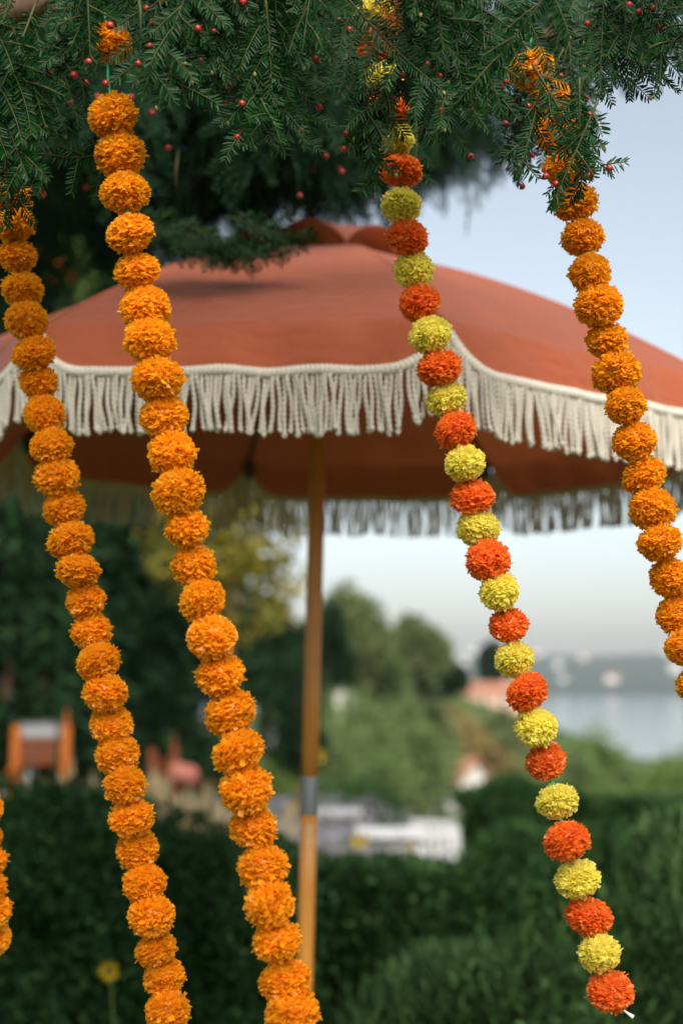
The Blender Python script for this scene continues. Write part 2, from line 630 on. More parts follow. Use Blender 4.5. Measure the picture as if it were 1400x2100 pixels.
M['lf_olive'] = leaf_mat("olive_leaves", [(0.07, 0.11, 0.04), (0.13, 0.165, 0.06), (0.2, 0.21, 0.09)], 0.6, .25, scale=0.25)
M['lf_bright'] = leaf_mat("bright_leaves", [(0.08, 0.14, 0.03), (0.12, 0.19, 0.04), (0.17, 0.23, 0.06)], 0.5, .3, scale=0.4)
M['lf_yellow'] = leaf_mat("yellowing_leaves", [(0.12, 0.13, 0.02), (0.2, 0.18, 0.03), (0.3, 0.22, 0.03)], 0.5, .35, scale=1.0)
M['lf_rust'] = leaf_mat("rusty_leaves", [(0.25, 0.18, 0.06), (0.34, 0.24, 0.09), (0.15, 0.16, 0.06)], 0.6, .25, scale=0.3)
M['lav'] = leaf_mat("lavender_flowers", [(0.22, 0.19, 0.26), (0.3, 0.27, 0.34), (0.38, 0.35, 0.38)], 0.8, .2)
M['straw'] = leaf_mat("straw_plumes", [(0.4, 0.31, 0.17), (0.5, 0.4, 0.24), (0.34, 0.28, 0.13)], 0.8, .3)
M['petal_yellow'] = leaf_mat("yellow_petals", [(0.5, 0.34, 0.008), (0.58, 0.42, 0.015)], 0.5, .3)
M['petal_orange'] = leaf_mat("orange_petals", [(0.7, 0.14, 0.01), (0.75, 0.2, 0.02)], 0.5, .3)
M['white_paint'] = plain("white_paint", (0.5, 0.5, 0.49), 0.45, 0.4, 0.04)
M['cloth_white'] = plain("white_cloth", (0.22, 0.22, 0.22), 0.8, 0.2, 0.05)
M['chair_wood'] = plain("oiled_orange_wood", (0.28, 0.075, 0.008), 0.6, 0.15, 0.2, 8, stretch=(6, 6, 1))
M['chair_wood_dark'] = plain("red_brown_wood", (0.11, 0.028, 0.007), 0.6, 0.15, 0.2, 8)
M['cushion'] = plain("coral_cushion", (0.28, 0.1, 0.07), 0.85, 0.2)


# ------------------------------------------------------------------ far slope: trees and bushes down to the lake
def tree_at(px, pytop, depth, rx, hcrown, name, label, mat, leaf, count, n=9, cat="tree", ry=None, group=None, trunk=.18):
    base = on_ground(px, depth)
    top = at(px, pytop, depth)[2] - base[2]
    cz = top - hcrown
    lobes = clump(rx, ry or rx, hcrown, n, cz)
    return make_tree(name, label, cat, base, top, lobes, leaf, mat, count, trunk, group)


tree_at(712, 1195, 62, 1.9, 4.2, "slope_tree", "tallest green tree on the slope beside the parasol pole", M['lf_olive'], .16, 9000, 14)
tree_at(655, 1230, 58, 1.4, 4.2, "slope_tree", "dark green tree just behind the parasol pole", M['lf_dark'], .16, 6000, 12)
tree_at(775, 1290, 66, 1.5, 3.4, "slope_tree", "round bushy tree next to the tallest tree on the slope", M['lf_mid'], .16, 6000, 10)
tree_at(850, 1268, 92, 2.6, 3.8, "slope_tree", "broad dark topped tree between the round tree and the yellow garland", M['lf_olive'], .22, 8000, 12)
tree_at(905, 1340, 120, 2.4, 3.6, "slope_tree", "low dark tree at the end of the tree row near the lake", M['lf_dark'], .26, 6000, 10)
tree_at(1008, 1308, 272, 3.6, 8.0, "ridge_tree", "dark tree standing on the ridge above the pink house", M['lf_dark'], .5, 5000, 10, trunk=.3)
tree_at(893, 1372, 245, 4.0, 3.6, "ridge_tree", "low pale green tree left of the dark ridge tree", M['lf_olive'], .5, 4000, 8, trunk=.3)
tree_at(545, 1200, 40, 1.1, 3.2, "slope_tree", "dark tree close left of the parasol pole, behind the second orange garland", M['lf_dark'], .13, 7000, 12)
tree_at(600, 1255, 44, 1.0, 3.0, "slope_tree", "small dark tree touching the parasol pole's left edge", M['lf_dark'], .13, 6000, 12)
# hillside bushes
hb = [  # px, pytop, depth, rx, h, material, count
    (640, 1400, 48, 1.5, 3.4, 'lf_mid'), (720, 1385, 54, 1.6, 3.8, 'lf_mid'), (800, 1400, 60, 1.8, 4.2, 'lf_mid'), (870, 1400, 75, 2.2, 4.2, 'lf_olive'),
    (880, 1440, 90, 2.0, 4.0, 'lf_mid'), (680, 1455, 40, 1.3, 3.0, 'lf_mid'), (760, 1450, 44, 1.5, 3.2, 'lf_mid'), (850, 1455, 52, 1.7, 3.4, 'lf_mid'),
    (860, 1500, 62, 1.3, 3.2, 'lf_mid'), (600, 1480, 36, 1.2, 2.6, 'lf_bright'), (690, 1520, 33, 1.2, 2.5, 'lf_mid'), (780, 1520, 36, 1.3, 2.6, 'lf_mid'),
    (805, 1545, 40, .8, 2.6, 'lf_mid'), (570, 1535, 28, 1.0, 1.9, 'lf_bright'), (960, 1475, 130, 3.0, 4.0, 'lf_rust'), (1000, 1520, 120, 2.4, 3.6, 'lf_rust'),
    (1045, 1480, 150, 3.2, 4.0, 'lf_olive'), (1050, 1560, 110, 2.2, 3.6, 'lf_rust'), (930, 1455, 170, 3.6, 4.2, 'lf_rust'), (1010, 1450, 190, 4, 4.0, 'lf_olive'),
    (740, 1575, 26, 1.0, 2.0, 'lf_hedge'), (775, 1590, 26, .7, 1.9, 'lf_hedge'), (660, 1580, 25, .9, 1.9, 'lf_hedge')]
hlabels = ["mid green bush under the dark tree's right edge, just beyond the pole", 'green bush at the foot of the tallest slope tree', 'green bush beneath the broad dark topped tree', 'olive bush beyond the row under the broad dark topped tree', 'green bush just below the low dark tree by the lake', 'green bush one row nearer than the tallest slope tree', 'leafy bush in the middle of the slope beside the pole', 'leafy bush in the middle of the slope nearer the yellow garland', 'green bush next to the rusty ones in the middle of the slope', 'bright green bush beside the small white dome parasol', "green bush low on the slope to the pole's lake side", 'green bush low in the middle of the slope', "green bush just above the small red roofed house's white gable", 'bright green low bush under the small white dome parasol', "rust coloured bush below the pink house's near corner", 'rusty bush beside the yellow and orange garland on the slope', 'olive bush behind the garland, below the pink house', 'lowest rust coloured bush, beside the red roofed house', 'rust coloured bush touching the wall of the pink house', 'olive bush directly below the long pink house', 'dark clipped bush above the lavender by the pole', 'dark clipped bush between the lavender and the red roofed house', 'dark low bush behind the grey sleeve of the pole']
for (px, py, dp, rx, hh, mt), wd in zip(hb, hlabels):
    base = on_ground(px, dp)
    top = at(px, py, dp)[2] - base[2]
    hh = max(hh, top * .8)
    shrub("hillside_bush", wd, "bush", base, clump(rx, rx, hh, 9, top - hh), .055 * dp / 22, M[mt], 2600, "bushes on the hillside", core=True, shell=.5)
llabels = ['green bush right behind the garland, first below the lake', "bright bush whose top meets the lake's near edge", 'green bush below the first lakeside bush', 'green bush under the notch where most of the lake shows', 'tall green bush at the right edge against the lake', 'bright green bush in front of the tall bush at the right edge', 'green bush partly cut by the right edge of the picture', 'green bush between the red roofed house and the garland', "bright bush just above the far clipped hedge's middle", 'green bush just above the far clipped hedge near its end', 'last green bush above the hedge at the right edge', 'green bush beside the red tiled roof, above the clipped hedge']
rb = [(1130, 1500, 62, 2.2, 'lf_mid'), (1215, 1492, 70, 2.6, 'lf_bright'), (1160, 1560, 50, 2.0, 'lf_mid'), (1270, 1570, 56, 2.2, 'lf_mid'), (1385, 1505, 58, 1.9, 'lf_mid'), (1350, 1560, 46, 1.7, 'lf_bright'),
      (1440, 1500, 64, 2.0, 'lf_mid'), (1100, 1590, 40, 1.6, 'lf_mid'), (1220, 1610, 40, 1.7, 'lf_bright'), (1330, 1620, 36, 1.6, 'lf_mid'), (1420, 1600, 36, 1.4, 'lf_mid'), (1030, 1625, 42, 1.2, 'lf_mid')]
for i, (px, py, dp, rx, mt) in enumerate(rb):
    base = on_ground(px, dp)
    top = at(px, py, dp)[2] - base[2]
    shrub("lakeside_bush", llabels[i], "bush", base, clump(rx, rx, top * .9, 10, top * .1), .055 * dp / 22, M[mt], 3600, "bushes above the lake", shell=.5)

# ------------------------------------------------------------------ the dark trees behind the parasol
def conifer_lobes(R0, H, z0, n):
    out = []
    for i in range(n):
        z = z0 + (H - z0) * (i + .5) / n
        t = (z - z0) / (H - z0)
        rr = R0 * (0.85 + .25 * math.sin(t * 9)) * (1 - t) ** .45
        for k in range(6):
            a = k * math.pi / 3 + i * .7
            if rr * .62 * math.cos(a) > 1.35 and z < 3.1:
                continue
            out.append((rr * .62 * math.cos(a), rr * .62 * math.sin(a), z + rng.uniform(-.2, .2), rr * .45, rr * .45, (H - z0) / n * .85))
    return out


bx = on_ground(40, 17.5)
make_tree("yew_tree", "broad dark evergreen tree filling the view behind the parasol's left half", "tree", bx, 9, conifer_lobes(3.45, 12.0, .75, 9), .085, M['lf_dark'], 60000, .3, elong=2.2, droop=.5, shell=.35)
bx = on_ground(600, 24)
make_tree("yellowing_tree", "small tree with yellowing leaves showing under the parasol's fringe", "tree", on_ground(478, 14.2), 4,
          [(0, 0, 4.0, .5, .5, .7), (.25, 0, 3.6, .5, .5, .5), (-.3, .1, 3.5, .6, .5, .6), (.1, 0, 3.0, .6, .6, .5)], .06, M['lf_yellow'], 2600, .06)
make_tree("young_tree", "slim green tree standing just left of the parasol pole", "tree", on_ground(612, 24), 4,
          [(0, 0, 2.6, .35, .35, .8), (-.3, 0, 2.3, .35, .35, .6), (.1, 0, 2.0, .4, .4, .5), (-.1, 0, 3.2, .2, .2, .35)], .06, M['lf_dark'], 3600, .05)
make_tree("yew_tree", "second dark evergreen standing behind the broad one, at the picture's far left", "tree", on_ground(230, 26), 9, conifer_lobes(3.6, 11.0, .4, 8), .13, M['lf_dark'], 26000, .3, elong=2.0, droop=.5, shell=.4)
# shrub with orange flowers, high at the edge of the dark tree
t = thing("flowering_shrub", "pale green flowering shrub with orange blooms beside the top of the left garland", "shrub", on_ground(120, 9.5))
pz = at(118, 535, 9.5)[2] - t.location[2]
mb = MB()
mb.tube([(0, 0, -.2), (.05, 0, pz * .5), (0, 0, pz - .1)], [.012, .010, .006], 6)
mb.build("stem", M['lf_dark'], t)
P, d = crown_points([(0, 0, pz, .17, .15, .15), (-.1, 0, pz + .03, .12, .12, .1), (.08, 0, pz - .14, .12, .1, .12)], 700, .3)
v, f = leaf_quads(P, d + rand_dir(700), .06, .03)
obj("foliage", new_mesh("foliage", v, f, M['lf_bright']), t, kind="stuff")
for px, py in ((118, 532), (108, 558), (140, 565), (100, 580)):
    w = at(px, py, 9.3) - np.array(t.location)
    P = np.repeat(w[None], 12, 0)
    v, f = leaf_quads(P, rand_dir(12), .045, .03)
    obj("bloom", new_mesh("bloom", v, f, M['petal_orange']), t)

# ------------------------------------------------------------------ garden furniture, grasses and flowers in the middle distance
def wooden_chair(label, loc, rz, mat, s=1.0):
    t = thing("wooden_chair", label, "chair", loc)
    t.rotation_euler = (0, 0, rz)
    t.scale = (s, s, s)
    MB().box((0, 0, .45), (.48, .46, .04)).build("seat", mat, t)
    for x in (-.21, .21):
        mb = MB().tube([(x, .22, 0), (x, .22, .5), (x, .25, 1.0)], [.042, .045, .04], 8)
        if x > 0:
            mb.ball((x, .25, 1.03), .03).tube([(x, .25, 1.0), (x, .25, 1.14)], [.016, .008], 6)
        mb.build("back_post", mat, t, True)
        MB().tube([(x, -.2, 0), (x, -.2, .44)], [.024, .028], 8).build("leg", mat, t, True)
        MB().box((x, .01, .64), (.05, .46, .03)).build("armrest", mat, t)
    for z in (.7, .78, .86):
        MB().box((0, .235, z), (.38, .02, .075)).build("back_slat", M['chair_wood_dark'], t)
    return t


p0 = at(80, 1490, 12.0)
wooden_chair("orange wooden chair with a slatted back before the dark tree", (p0[0], 12.0, p0[2] - 1.0), .12, M['chair_wood'])
p0 = at(390, 1572, 14.0)
wooden_chair("red-brown wooden chair behind the straw coloured grass", (p0[0] - .05, 14.0, p0[2] - .82), 1.15, M['chair_wood_dark'])
pc = at(375, 1588, 13.7)
mb = MB()
mb.box((0, 0, 0), (.28, .11, .2), bev=.045)
c = mb.build("cushion", M['cushion'], None, True, loc=(pc[0], pc[1], pc[2]), rot=(0, 0.25, .2))
tag(c, "coral pink cushion leaning on the red-brown wooden chair", "cushion")


def cloth_table(name, label, loc, r, h, mat):
    t = thing(name, label, "table", loc)
    MB().tube([(0, 0, h - .02), (0, 0, h)], [r, r], 24).build("tabletop", M['white_paint'], t)
    mb = MB()
    n = 48
    V, F = [], []
    for j, (rr, z) in enumerate(((r * 1.01, h + .004), (r * 1.03, h - .03), (r * 1.06, h - .2), (r * 1.1, h - .36))):
        for i in range(n):
            a = 2 * math.pi * i / n
            k = rr * (1 + .05 * j / 3 * math.sin(a * 9))
            V.append((k * math.cos(a), k * math.sin(a), z))
    for j in range(3):
        for i in range(n):
            F.append((j * n + i, j * n + (i + 1) % n, (j + 1) * n + (i + 1) % n, (j + 1) * n + i))
    F.append(tuple(range(n)))
    mb.add(V, F)
    mb.build("tablecloth", mat, t, True)
    for k in range(3):
        a = k * 2.094
        MB().tube([(r * .7 * math.cos(a), r * .7 * math.sin(a), 0), (r * .5 * math.cos(a), r * .5 * math.sin(a), h - .03)], .018, 6).build("leg", M['white_paint'], t)
    return t


p0 = at(85, 1478, 14.2)
cloth_table("cloth_table", "white clothed table behind the orange wooden chair", (p0[0], 14.2, p0[2] - .76), .26, .74, M['cloth_white'])
p0 = at(66, 1590, 12.6)
t = thing("white_pot", "small white plant pot under the orange wooden chair", "pot", (p0[0], 11.2, p0[2] - .1))
MB().tube([(0, 0, -.05), (0, 0, .06), (0, 0, .15), (0, 0, .16)], [.05, .075, .085, .09], 14).build("pot_body", M['white_paint'], t, True)
MB().tube([(0, 0, .14), (0, 0, .15)], [.078, .078], 14).build("soil", M['bark'], t)


def white_chair(label, loc, rz):
    t = thing("garden_chair", label, "chair", loc)
    t.rotation_euler = (0, 0, rz)
    mb = MB()
    for i in range(5):
        MB().box((-.2 + .1 * i, 0, .43), (.085, .44, .02)).build("seat_slat", M['white_paint'], t)
    for i in range(5):
        MB().box((-.18 + .09 * i, .24 + .02, .66), (.034, .018, .40)).build("back_slat", M['white_paint'], t)
    MB().box((0, .262, .88), (.5, .03, .07)).build("top_rail", M['white_paint'], t)
    for x in (-.24, .24):
        MB().tube([(x, .26, 0), (x, .24, .43), (x, .262, .86)], .02, 8).build("back_post", M['white_paint'], t)
        MB().tube([(x, -.2, 0), (x, -.2, .63)], .02, 8).build("leg", M['white_paint'], t)
        MB().box((x, .02, .645), (.06, .5, .03)).build("armrest", M['white_paint'], t)
    return t


def garden_table(label, loc, w, d, h):
    t = thing("garden_table", label, "table", loc)
    n = 6
    for i in range(n):
        MB().box((0, -d / 2 + d * (i + .5) / n, h), (w, d / n - .012, .03)).build("plank", M['white_paint'], t)
    MB().box((0, 0, h - .04), (w - .2, d - .2, .04)).build("table_frame", M['white_paint'], t)
    for x in (-1, 1):
        for y in (-1, 1):
            MB().box((x * (w / 2 - .06), y * (d / 2 - .06), h / 2 - .04), (.05, .05, h - .08)).build("leg", M['white_paint'], t)
    return t


for px, py, dp, rz, lb in ((925, 1712, 12.8, .5, "white slatted garden chair at the hedge end of the white table"), (866, 1690, 14.4, -.5, "white slatted garden chair facing away on the far side of the table")):
    p0 = at(px, py, dp)
    white_chair(lb, (p0[0], dp, p0[2] - .9), rz)
p0 = at(800, 1708, 13.2)
garden_table("white garden table among the lavender next to the white chairs", (p0[0], 13.2, p0[2] - .72), .62, .7, .72)
p0 = at(690, 1665, 16.0)
garden_table("low white garden table right behind the parasol pole", (p0[0], 16.0, p0[2] - .62), .55, .6, .62)
# small white dome shade far off
p0 = at(555, 1492, 30)
t = thing("small_parasol", "small white dome parasol on the lawn below the dark tree", "parasol", (p0[0], 30, float(ground_z(p0[0], 30))))
hh = p0[2] - t.location[2]
MB().tube([(0, 0, -.1), (0, 0, hh)], .02, 8).build("pole", M['steel'], t)
MB().tube([(0, 0, hh), (0, 0, hh - .05), (0, 0, hh - .18), (0, 0, hh - .4), (0, 0, hh - .42)], [.02, .16, .27, .31, .30], 16).build("canopy", M['cloth_white'], t, True)


def grass_tuft(label, loc, n, h, spread, group):
    t = thing("feather_grass", label, "grass", loc, group)
    P = np.c_[rng.normal(0, spread * .4, n), rng.normal(0, spread * .4, n), np.zeros(n)]
    D = norm(np.c_[rng.normal(0, .25, n), rng.normal(0, .25, n), np.ones(n)])
    v, f = leaf_quads(P, D, h * rng.uniform(.6, .95, n), .012)
    obj("blades", new_mesh("blades", v, f, M['lf_mid']), t, kind="stuff")
    n2 = n
    P2 = P + D * (h * rng.uniform(.45, .85, n))[:, None]
    v, f = leaf_quads(np.repeat(P2, 3, 0), norm(np.repeat(D, 3, 0) + .25 * rand_dir(n * 3)), .2 * rng.uniform(.6, 1.2, n * 3), .024)
    obj("plumes", new_mesh("plumes", v, f, M['straw']), t, kind="stuff")
    return t


for px, py, dp, nn, lb in ((175, 1540, 8.6, 110, "straw coloured feather grass beside the orange wooden chair"), (320, 1560, 8.8, 110, "straw coloured feather grass in front of the red-brown chair's left side"),
                           (410, 1610, 8.4, 170, "widest straw coloured feather grass between the two left garlands"), (455, 1625, 8.9, 130, "straw coloured feather grass touching the lavender"),
                           (240, 1580, 8.5, 70, "thin straw coloured feather grass behind the left garland")):
    p0 = at(px, py, dp)
    gz0 = float(ground_z(p0[0], dp))
    hgt = max(p0[2] - gz0, .5)
    grass_tuft(lb, (p0[0], dp, gz0), nn, hgt, .22, "feather grasses")


def lavender(label, loc, n, h, spread):
    t = thing("lavender", label, "plant", loc, "lavender plants")
    P = np.c_[rng.normal(0, spread * .5, n), rng.normal(0, spread * .35, n), np.zeros(n)]
    D = norm(np.c_[rng.normal(0, .22, n), rng.normal(0, .22, n), np.ones(n)])
    v, f = leaf_quads(P, D, h * rng.uniform(.7, 1.0, n), .026)
    obj("stalks", new_mesh("stalks", v, f, M['lf_mid']), t, kind="stuff")
    P2 = np.repeat(P + D * h * .62, 5, 0) + np.repeat(D, 5, 0) * rng.uniform(0, h * .4, (n * 5, 1))
    v, f = leaf_quads(P2, norm(np.repeat(D, 5, 0) + .7 * rand_dir(n * 5)), .035, .022)
    obj("flower_spikes", new_mesh("flower_spikes", v, f, M['lav']), t, kind="stuff")


vlabels = ['grey lilac lavender beside the second orange garland', 'lavender clump between the second orange garland and the pole', 'lavender clump behind the low table by the pole', 'tallest lavender clump behind the white garden table', "lavender clump close to the pole's lower half", 'lavender clump in front of the white garden table', 'lavender clump below the white chairs', 'lavender clump between the two white tables', "lavender clump low between the second garland and the pole's sleeve"]
for vi, (px, py, dp, nn, sp) in enumerate(((520, 1635, 13, 110, .35), (580, 1640, 14, 120, .4), (690, 1635, 15.5, 120, .4), (740, 1655, 15, 110, .35), (680, 1705, 12.2, 130, .35), (760, 1745, 11.6, 120, .35),
                           (830, 1755, 11.8, 90, .3), (720, 1690, 13.8, 110, .4), (560, 1690, 12, 90, .3))):
    p0 = at(px, py, dp)
    gz0 = float(ground_z(p0[0], dp))
    lavender(vlabels[vi], (p0[0], dp, gz0), nn, max(p0[2] - gz0, .4), sp)


def yellow_flower(label, px, py, dp, r, mat='petal_yellow'):
    p0 = at(px, py, dp)
    gz0 = float(ground_z(p0[0], dp))
    t = thing("yellow_flower", label, "flower", (p0[0], dp, gz0))
    hh = p0[2] - gz0
    MB().tube([(0, .1, -.05), (.02, .05, hh * .5), (0, .01, hh)], [.006, .005, .004], 5).build("stem", M['lf_mid'], t)
    for i in range(11):
        a = 2 * math.pi * i / 11
        v, f = leaf_quads(np.array([[0, 0, hh]]), np.array([[math.cos(a), -.45, math.sin(a)]]), r, r * .55)
        obj("petal", new_mesh("petal", v, f, M[mat]), t)
    MB().ball((0, -.012, hh), r * .3, 8, 5).build("flower_centre", M['bark'], t, True)


yellow_flower("yellow flower in the dark hedge below the left garland", 225, 1990, 5.0, .042)
yellow_flower("small yellow flower right beside the parasol pole", 655, 1550, 15, .085)
yellow_flower("yellow flower standing in front of the lavender", 738, 1722, 10.6, .075)
yellow_flower("yellow flower low before the white table", 768, 1795, 8.8, .06)
yellow_flower("yellow flower near the seat of the white table", 842, 1737, 10.6, .04)
yellow_flower("pale yellow flower left of the pole's grey sleeve", 600, 1655, 12.6, .06)
yellow_flower("tiny yellow flower by the orange garland's lower bend", 650, 1760, 9.5, .035)

# ------------------------------------------------------------------ clipped hedges and foreground shrubs
def hedge_box(name, label, cat, xs, y0, y1, zt, leaf, mat, count, elong=1.8, bumps=.18, up=.3, z_lo=None):
    """hedge running along x with a rounded, uneven top; zt(x) gives its height above datum"""
    xm = (xs[0] + xs[1]) / 2
    ym = (y0 + y1) / 2
    base = (xm, ym, float(ground_z(xm, ym)))
    t = thing(name, label, cat, base)
    mb = MB()
    for x in np.arange(xs[0] + .15, xs[1], .45):
        zz = zt(x)
        mb.tube([(x - xm, 0, -.3), (x - xm + .05, .05, (zz - base[2]) * .6), (x - xm + .1, 0, zz - base[2] - .1)], [.03, .02, .006], 5)
    mb.build("stem", M['bark'], t)
    n = count
    x = rng.uniform(xs[0], xs[1], n)
    x = x + rng.normal(0, .06, n)
    u = rng.uniform(0, 1, n)
    top = np.array([zt(a) for a in x])
    bot = np.minimum(ground_z(x, ym) if z_lo is None else z_lo, top - .2)
    arc = rng.uniform(0, 1, n)          # up the front face, over the top
    fr = np.clip(arc / .55, 0, 1)
    tp = np.clip((arc - .55) / .45, 0, 1)
    bmp = np.array([mnoise.noise(Vector((a * 2.1, c * 2.3, 5))) for a, c in zip(x, bot + fr * (top - bot))])
    rnd = 0.22 * (y1 - y0)
    z = bot + fr * (top - bot)
    y = y0 + tp * (y1 - y0) + rnd * (fr ** 3) - bmp * bumps * 2.0 * (fr < 1)
    z = z + np.where(fr >= 1, bmp * bumps * 1.5 - .5 * (y1 - y0) * .25 * tp * tp, 0)
    dep = rng.uniform(0, .22, n) ** 1.0
    P = np.c_[x - xm, y - ym + dep * (fr < 1), z - base[2] - dep * (fr >= 1)]
    nrm = np.c_[np.zeros(n), np.where(fr < 1, -1.0, -.2), np.where(fr < 1, .25, 1.0)]
    D = norm(nrm * .8 + rand_dir(n) * .8 + np.array([0, 0, up]))
    v, f = leaf_quads(P, D, leaf * elong * rng.uniform(.6, 1.4, n), leaf * rng.uniform(.7, 1.3, n))
    obj("foliage", new_mesh("foliage", v, f, M[mat]), t, kind="stuff")
    # added dark sheet inside the leaves closes gaps; inner shade is in its colour
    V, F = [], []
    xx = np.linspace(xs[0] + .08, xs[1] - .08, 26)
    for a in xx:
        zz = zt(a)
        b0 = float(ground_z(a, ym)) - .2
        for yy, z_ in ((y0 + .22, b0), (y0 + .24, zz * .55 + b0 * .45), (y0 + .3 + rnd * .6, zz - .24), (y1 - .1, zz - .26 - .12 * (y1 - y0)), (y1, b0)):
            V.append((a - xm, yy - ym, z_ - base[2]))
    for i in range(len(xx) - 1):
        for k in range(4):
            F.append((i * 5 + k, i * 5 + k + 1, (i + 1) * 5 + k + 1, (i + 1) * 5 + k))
    MB().add(V, F).build("hedge_shade_fill", M['hedge_shade_fill'], t)
    return t


M['hedge_shade_fill'] = plain("hedge_inner_shade", (0.012, 0.022, 0.01), 0.95, 0.1, .4, 6)
fz = lambda xs_, zs_: (lambda x: float(np.interp(x, xs_, zs_)))
# far right clipped hedge
dp = 19.0
hz_ = [at(950, 1625, dp), at(1050, 1600, dp), at(1200, 1640, dp), at(1420, 1655, dp)]
hedge_box("hedge", "clipped dark green hedge behind the white garden chairs", "hedge", (at(935, 0, dp)[0], 6.5), dp - .5, dp + 1.0, fz([a[0] for a in hz_], [a[2] for a in hz_]), .06, 'lf_hedge', 26000)
dp = 11.5
hedge_box("hedge", "darker low hedge between the white chairs and the yellow garland's lower end", "hedge", (at(960, 0, dp)[0], 3.6), dp - .4, dp + .8,
          fz([.9, 1.3, 2.2, 3], [at(0, 1742, dp)[2], at(0, 1725, dp)[2], at(0, 1700, dp)[2], at(0, 1735, dp)[2]]), .04, 'lf_hedge', 16000)
# near hedges
dp = 6.0
hedge_box("hedge", "dark hedge filling the lower left behind the two orange garlands", "hedge", (-2.4, at(640, 0, dp)[0]), dp - .3, dp + 1.1,
          fz([-2.4, -1.4, -1.0, -.6, -.35, -.15], [at(0, z, dp)[2] for z in (1585, 1605, 1630, 1690, 1745, 1800)]), .026, 'lf_hedge_left', 42000)
hedge_box("hedge", "dark green low hedge in front of the lavender right of the pole", "hedge", (at(600, 0, dp)[0], 2.4), dp - .1, dp + 1.2,
          fz([-.2, .1, .5, .9, 1.5, 2.4], [at(0, z, dp)[2] for z in (1800, 1815, 1795, 1805, 1775, 1770)]), .026, 'lf_hedge', 42000)
dp = 4.6
juniper = [(.62, 0, 0), ]
for (x0, x1, tops, lb, cnt) in ((.08, .66, (2150, 2010, 1960), "feathery green juniper bush beneath the yellow and orange garland's left side", 9000), (.6, 1.5, (1945, 1880, 1850), "feathery green juniper bush at the bottom of the yellow and orange garland", 16000)):
    hedge_box("juniper", lb, "bush", (x0, x1), dp - .1, dp + .7, fz([x0, (x0 + x1) / 2, x1], [at(0, z, dp)[2] for z in tops]), 0.014, 'lf_conifer', cnt, elong=5.0, bumps=.3, up=.6)

# ------------------------------------------------------------------ parasol
UX, UY, UZ = -0.0569, 3.549, 2.266
DEL = 8.457
par = thing("parasol", "terracotta garden parasol with cream rope fringe on a wooden pole", "parasol", (UX, UY, float(ground_z(UX, UY))))
par_tilt = Matrix.Rotation(R(1.32), 3, 'Y') @ Matrix.Rotation(R(0.2), 3, 'X')
PT = np.array(par_tilt)
PBASE = np.array([UX, UY, UZ])
POFF = np.array(par.location)


def pw_(v):
    """parasol canopy coordinates (origin in the rib tips' plane on the axis) -> local to the parasol empty"""
    return (np.asarray(v, float) @ PT.T) + PBASE - POFF


def prof(r):
    return 0.40 * (1 - r ** 1.6)


def rib_dir(i):
    a = R(-90 - DEL + 22.5 + 45 * i)
    return np.array([math.cos(a), math.sin(a), 0])


R0 = 0.10
VAL = 0.104


def scallop(u):
    k = .13
    e = min(u, 1 - u)
    return 1.0 if e > k else math.sqrt(max(0, 1 - (1 - e / k) ** 2))


def wrinkle(p, s, amp):
    return amp * mnoise.noise(Vector((p[0] * s, p[1] * s, p[2] * s)))


def panel_point(i, u, v):
    """v 0..1 canopy, 1..2 valance"""
    a, b = rib_dir(i - 1), rib_dir(i)
    nrm_ = norm(a + b)
    r = R0 + (1 - R0) * min(v, 1)
    pa, pb = a * r + (0, 0, prof(r)), b * r + (0, 0, prof(r))
    p = pa * (1 - u) + pb * u
    bul = math.sin(math.pi * u)
    p = p + np.array([0, 0, 1]) * (-.006 * bul * min(v, 1) * (1 - .4 * v))
    e = min(1, max(0, (min(v, 1) - .75) / .25))
    p = p + (nrm_ + np.array([0, 0, .5])) * (wrinkle(p + i, 10, .011) * e * bul)
    if v > 1:
        s = (v - 1)
        k = s * scallop(u)
        q = 1 - (1 - k) ** 1.0
        p = p + nrm_ * (.052 * k ** .7) + np.array([0, 0, -VAL * k])
        p = p + nrm_ * (wrinkle(p * np.array([1, 1, .35]) + i * 3, 13, .05) * bul * k * (1.2 - k))
        p = p + nrm_ * (wrinkle(p * np.array([1, 1, .6]) + i * 5 + .25 * math.sin(p[2] * 40), 34, .02) * bul * k ** .5 * (1.12 - k))
    return p


NU, NV, NF = 34, 22, 12
bottoms = {}
for i in range(8):
    V, F = [], []
    vs = list(np.linspace(0, 1, NV)) + list(np.linspace(1, 2, NF + 1)[1:])
    us = 0.5 - 0.5 * np.cos(np.linspace(0, math.pi, NU)) * .97
    us = np.linspace(0, 1, NU) * .4 + .6 * (0.5 - 0.5 * np.cos(np.linspace(0, math.pi, NU)))
    for v in vs[:NV]:
        for u in us:
            V.append(pw_(panel_point(i, u, v)))
    for j in range(NV - 1):
        for k in range(NU - 1):
            F.append((j * NU + k, j * NU + k + 1, (j + 1) * NU + k + 1, (j + 1) * NU + k))
    pn = MB().add(V, F).build("canopy_panel", M['fabric'], par, True)
    V, F = [], []
    for v in vs[NV - 1:]:
        for u in us:
            V.append(pw_(panel_point(i, u, max(v, 1.0)) + (0, 0, .0005 if v == 1 else 0)))
    for j in range(NF):
        for k in range(NU - 1):
            F.append((j * NU + k, j * NU + k + 1, (j + 1) * NU + k + 1, (j + 1) * NU + k))
    MB().add(V, F).build("valance", M['fabric'], pn, True)

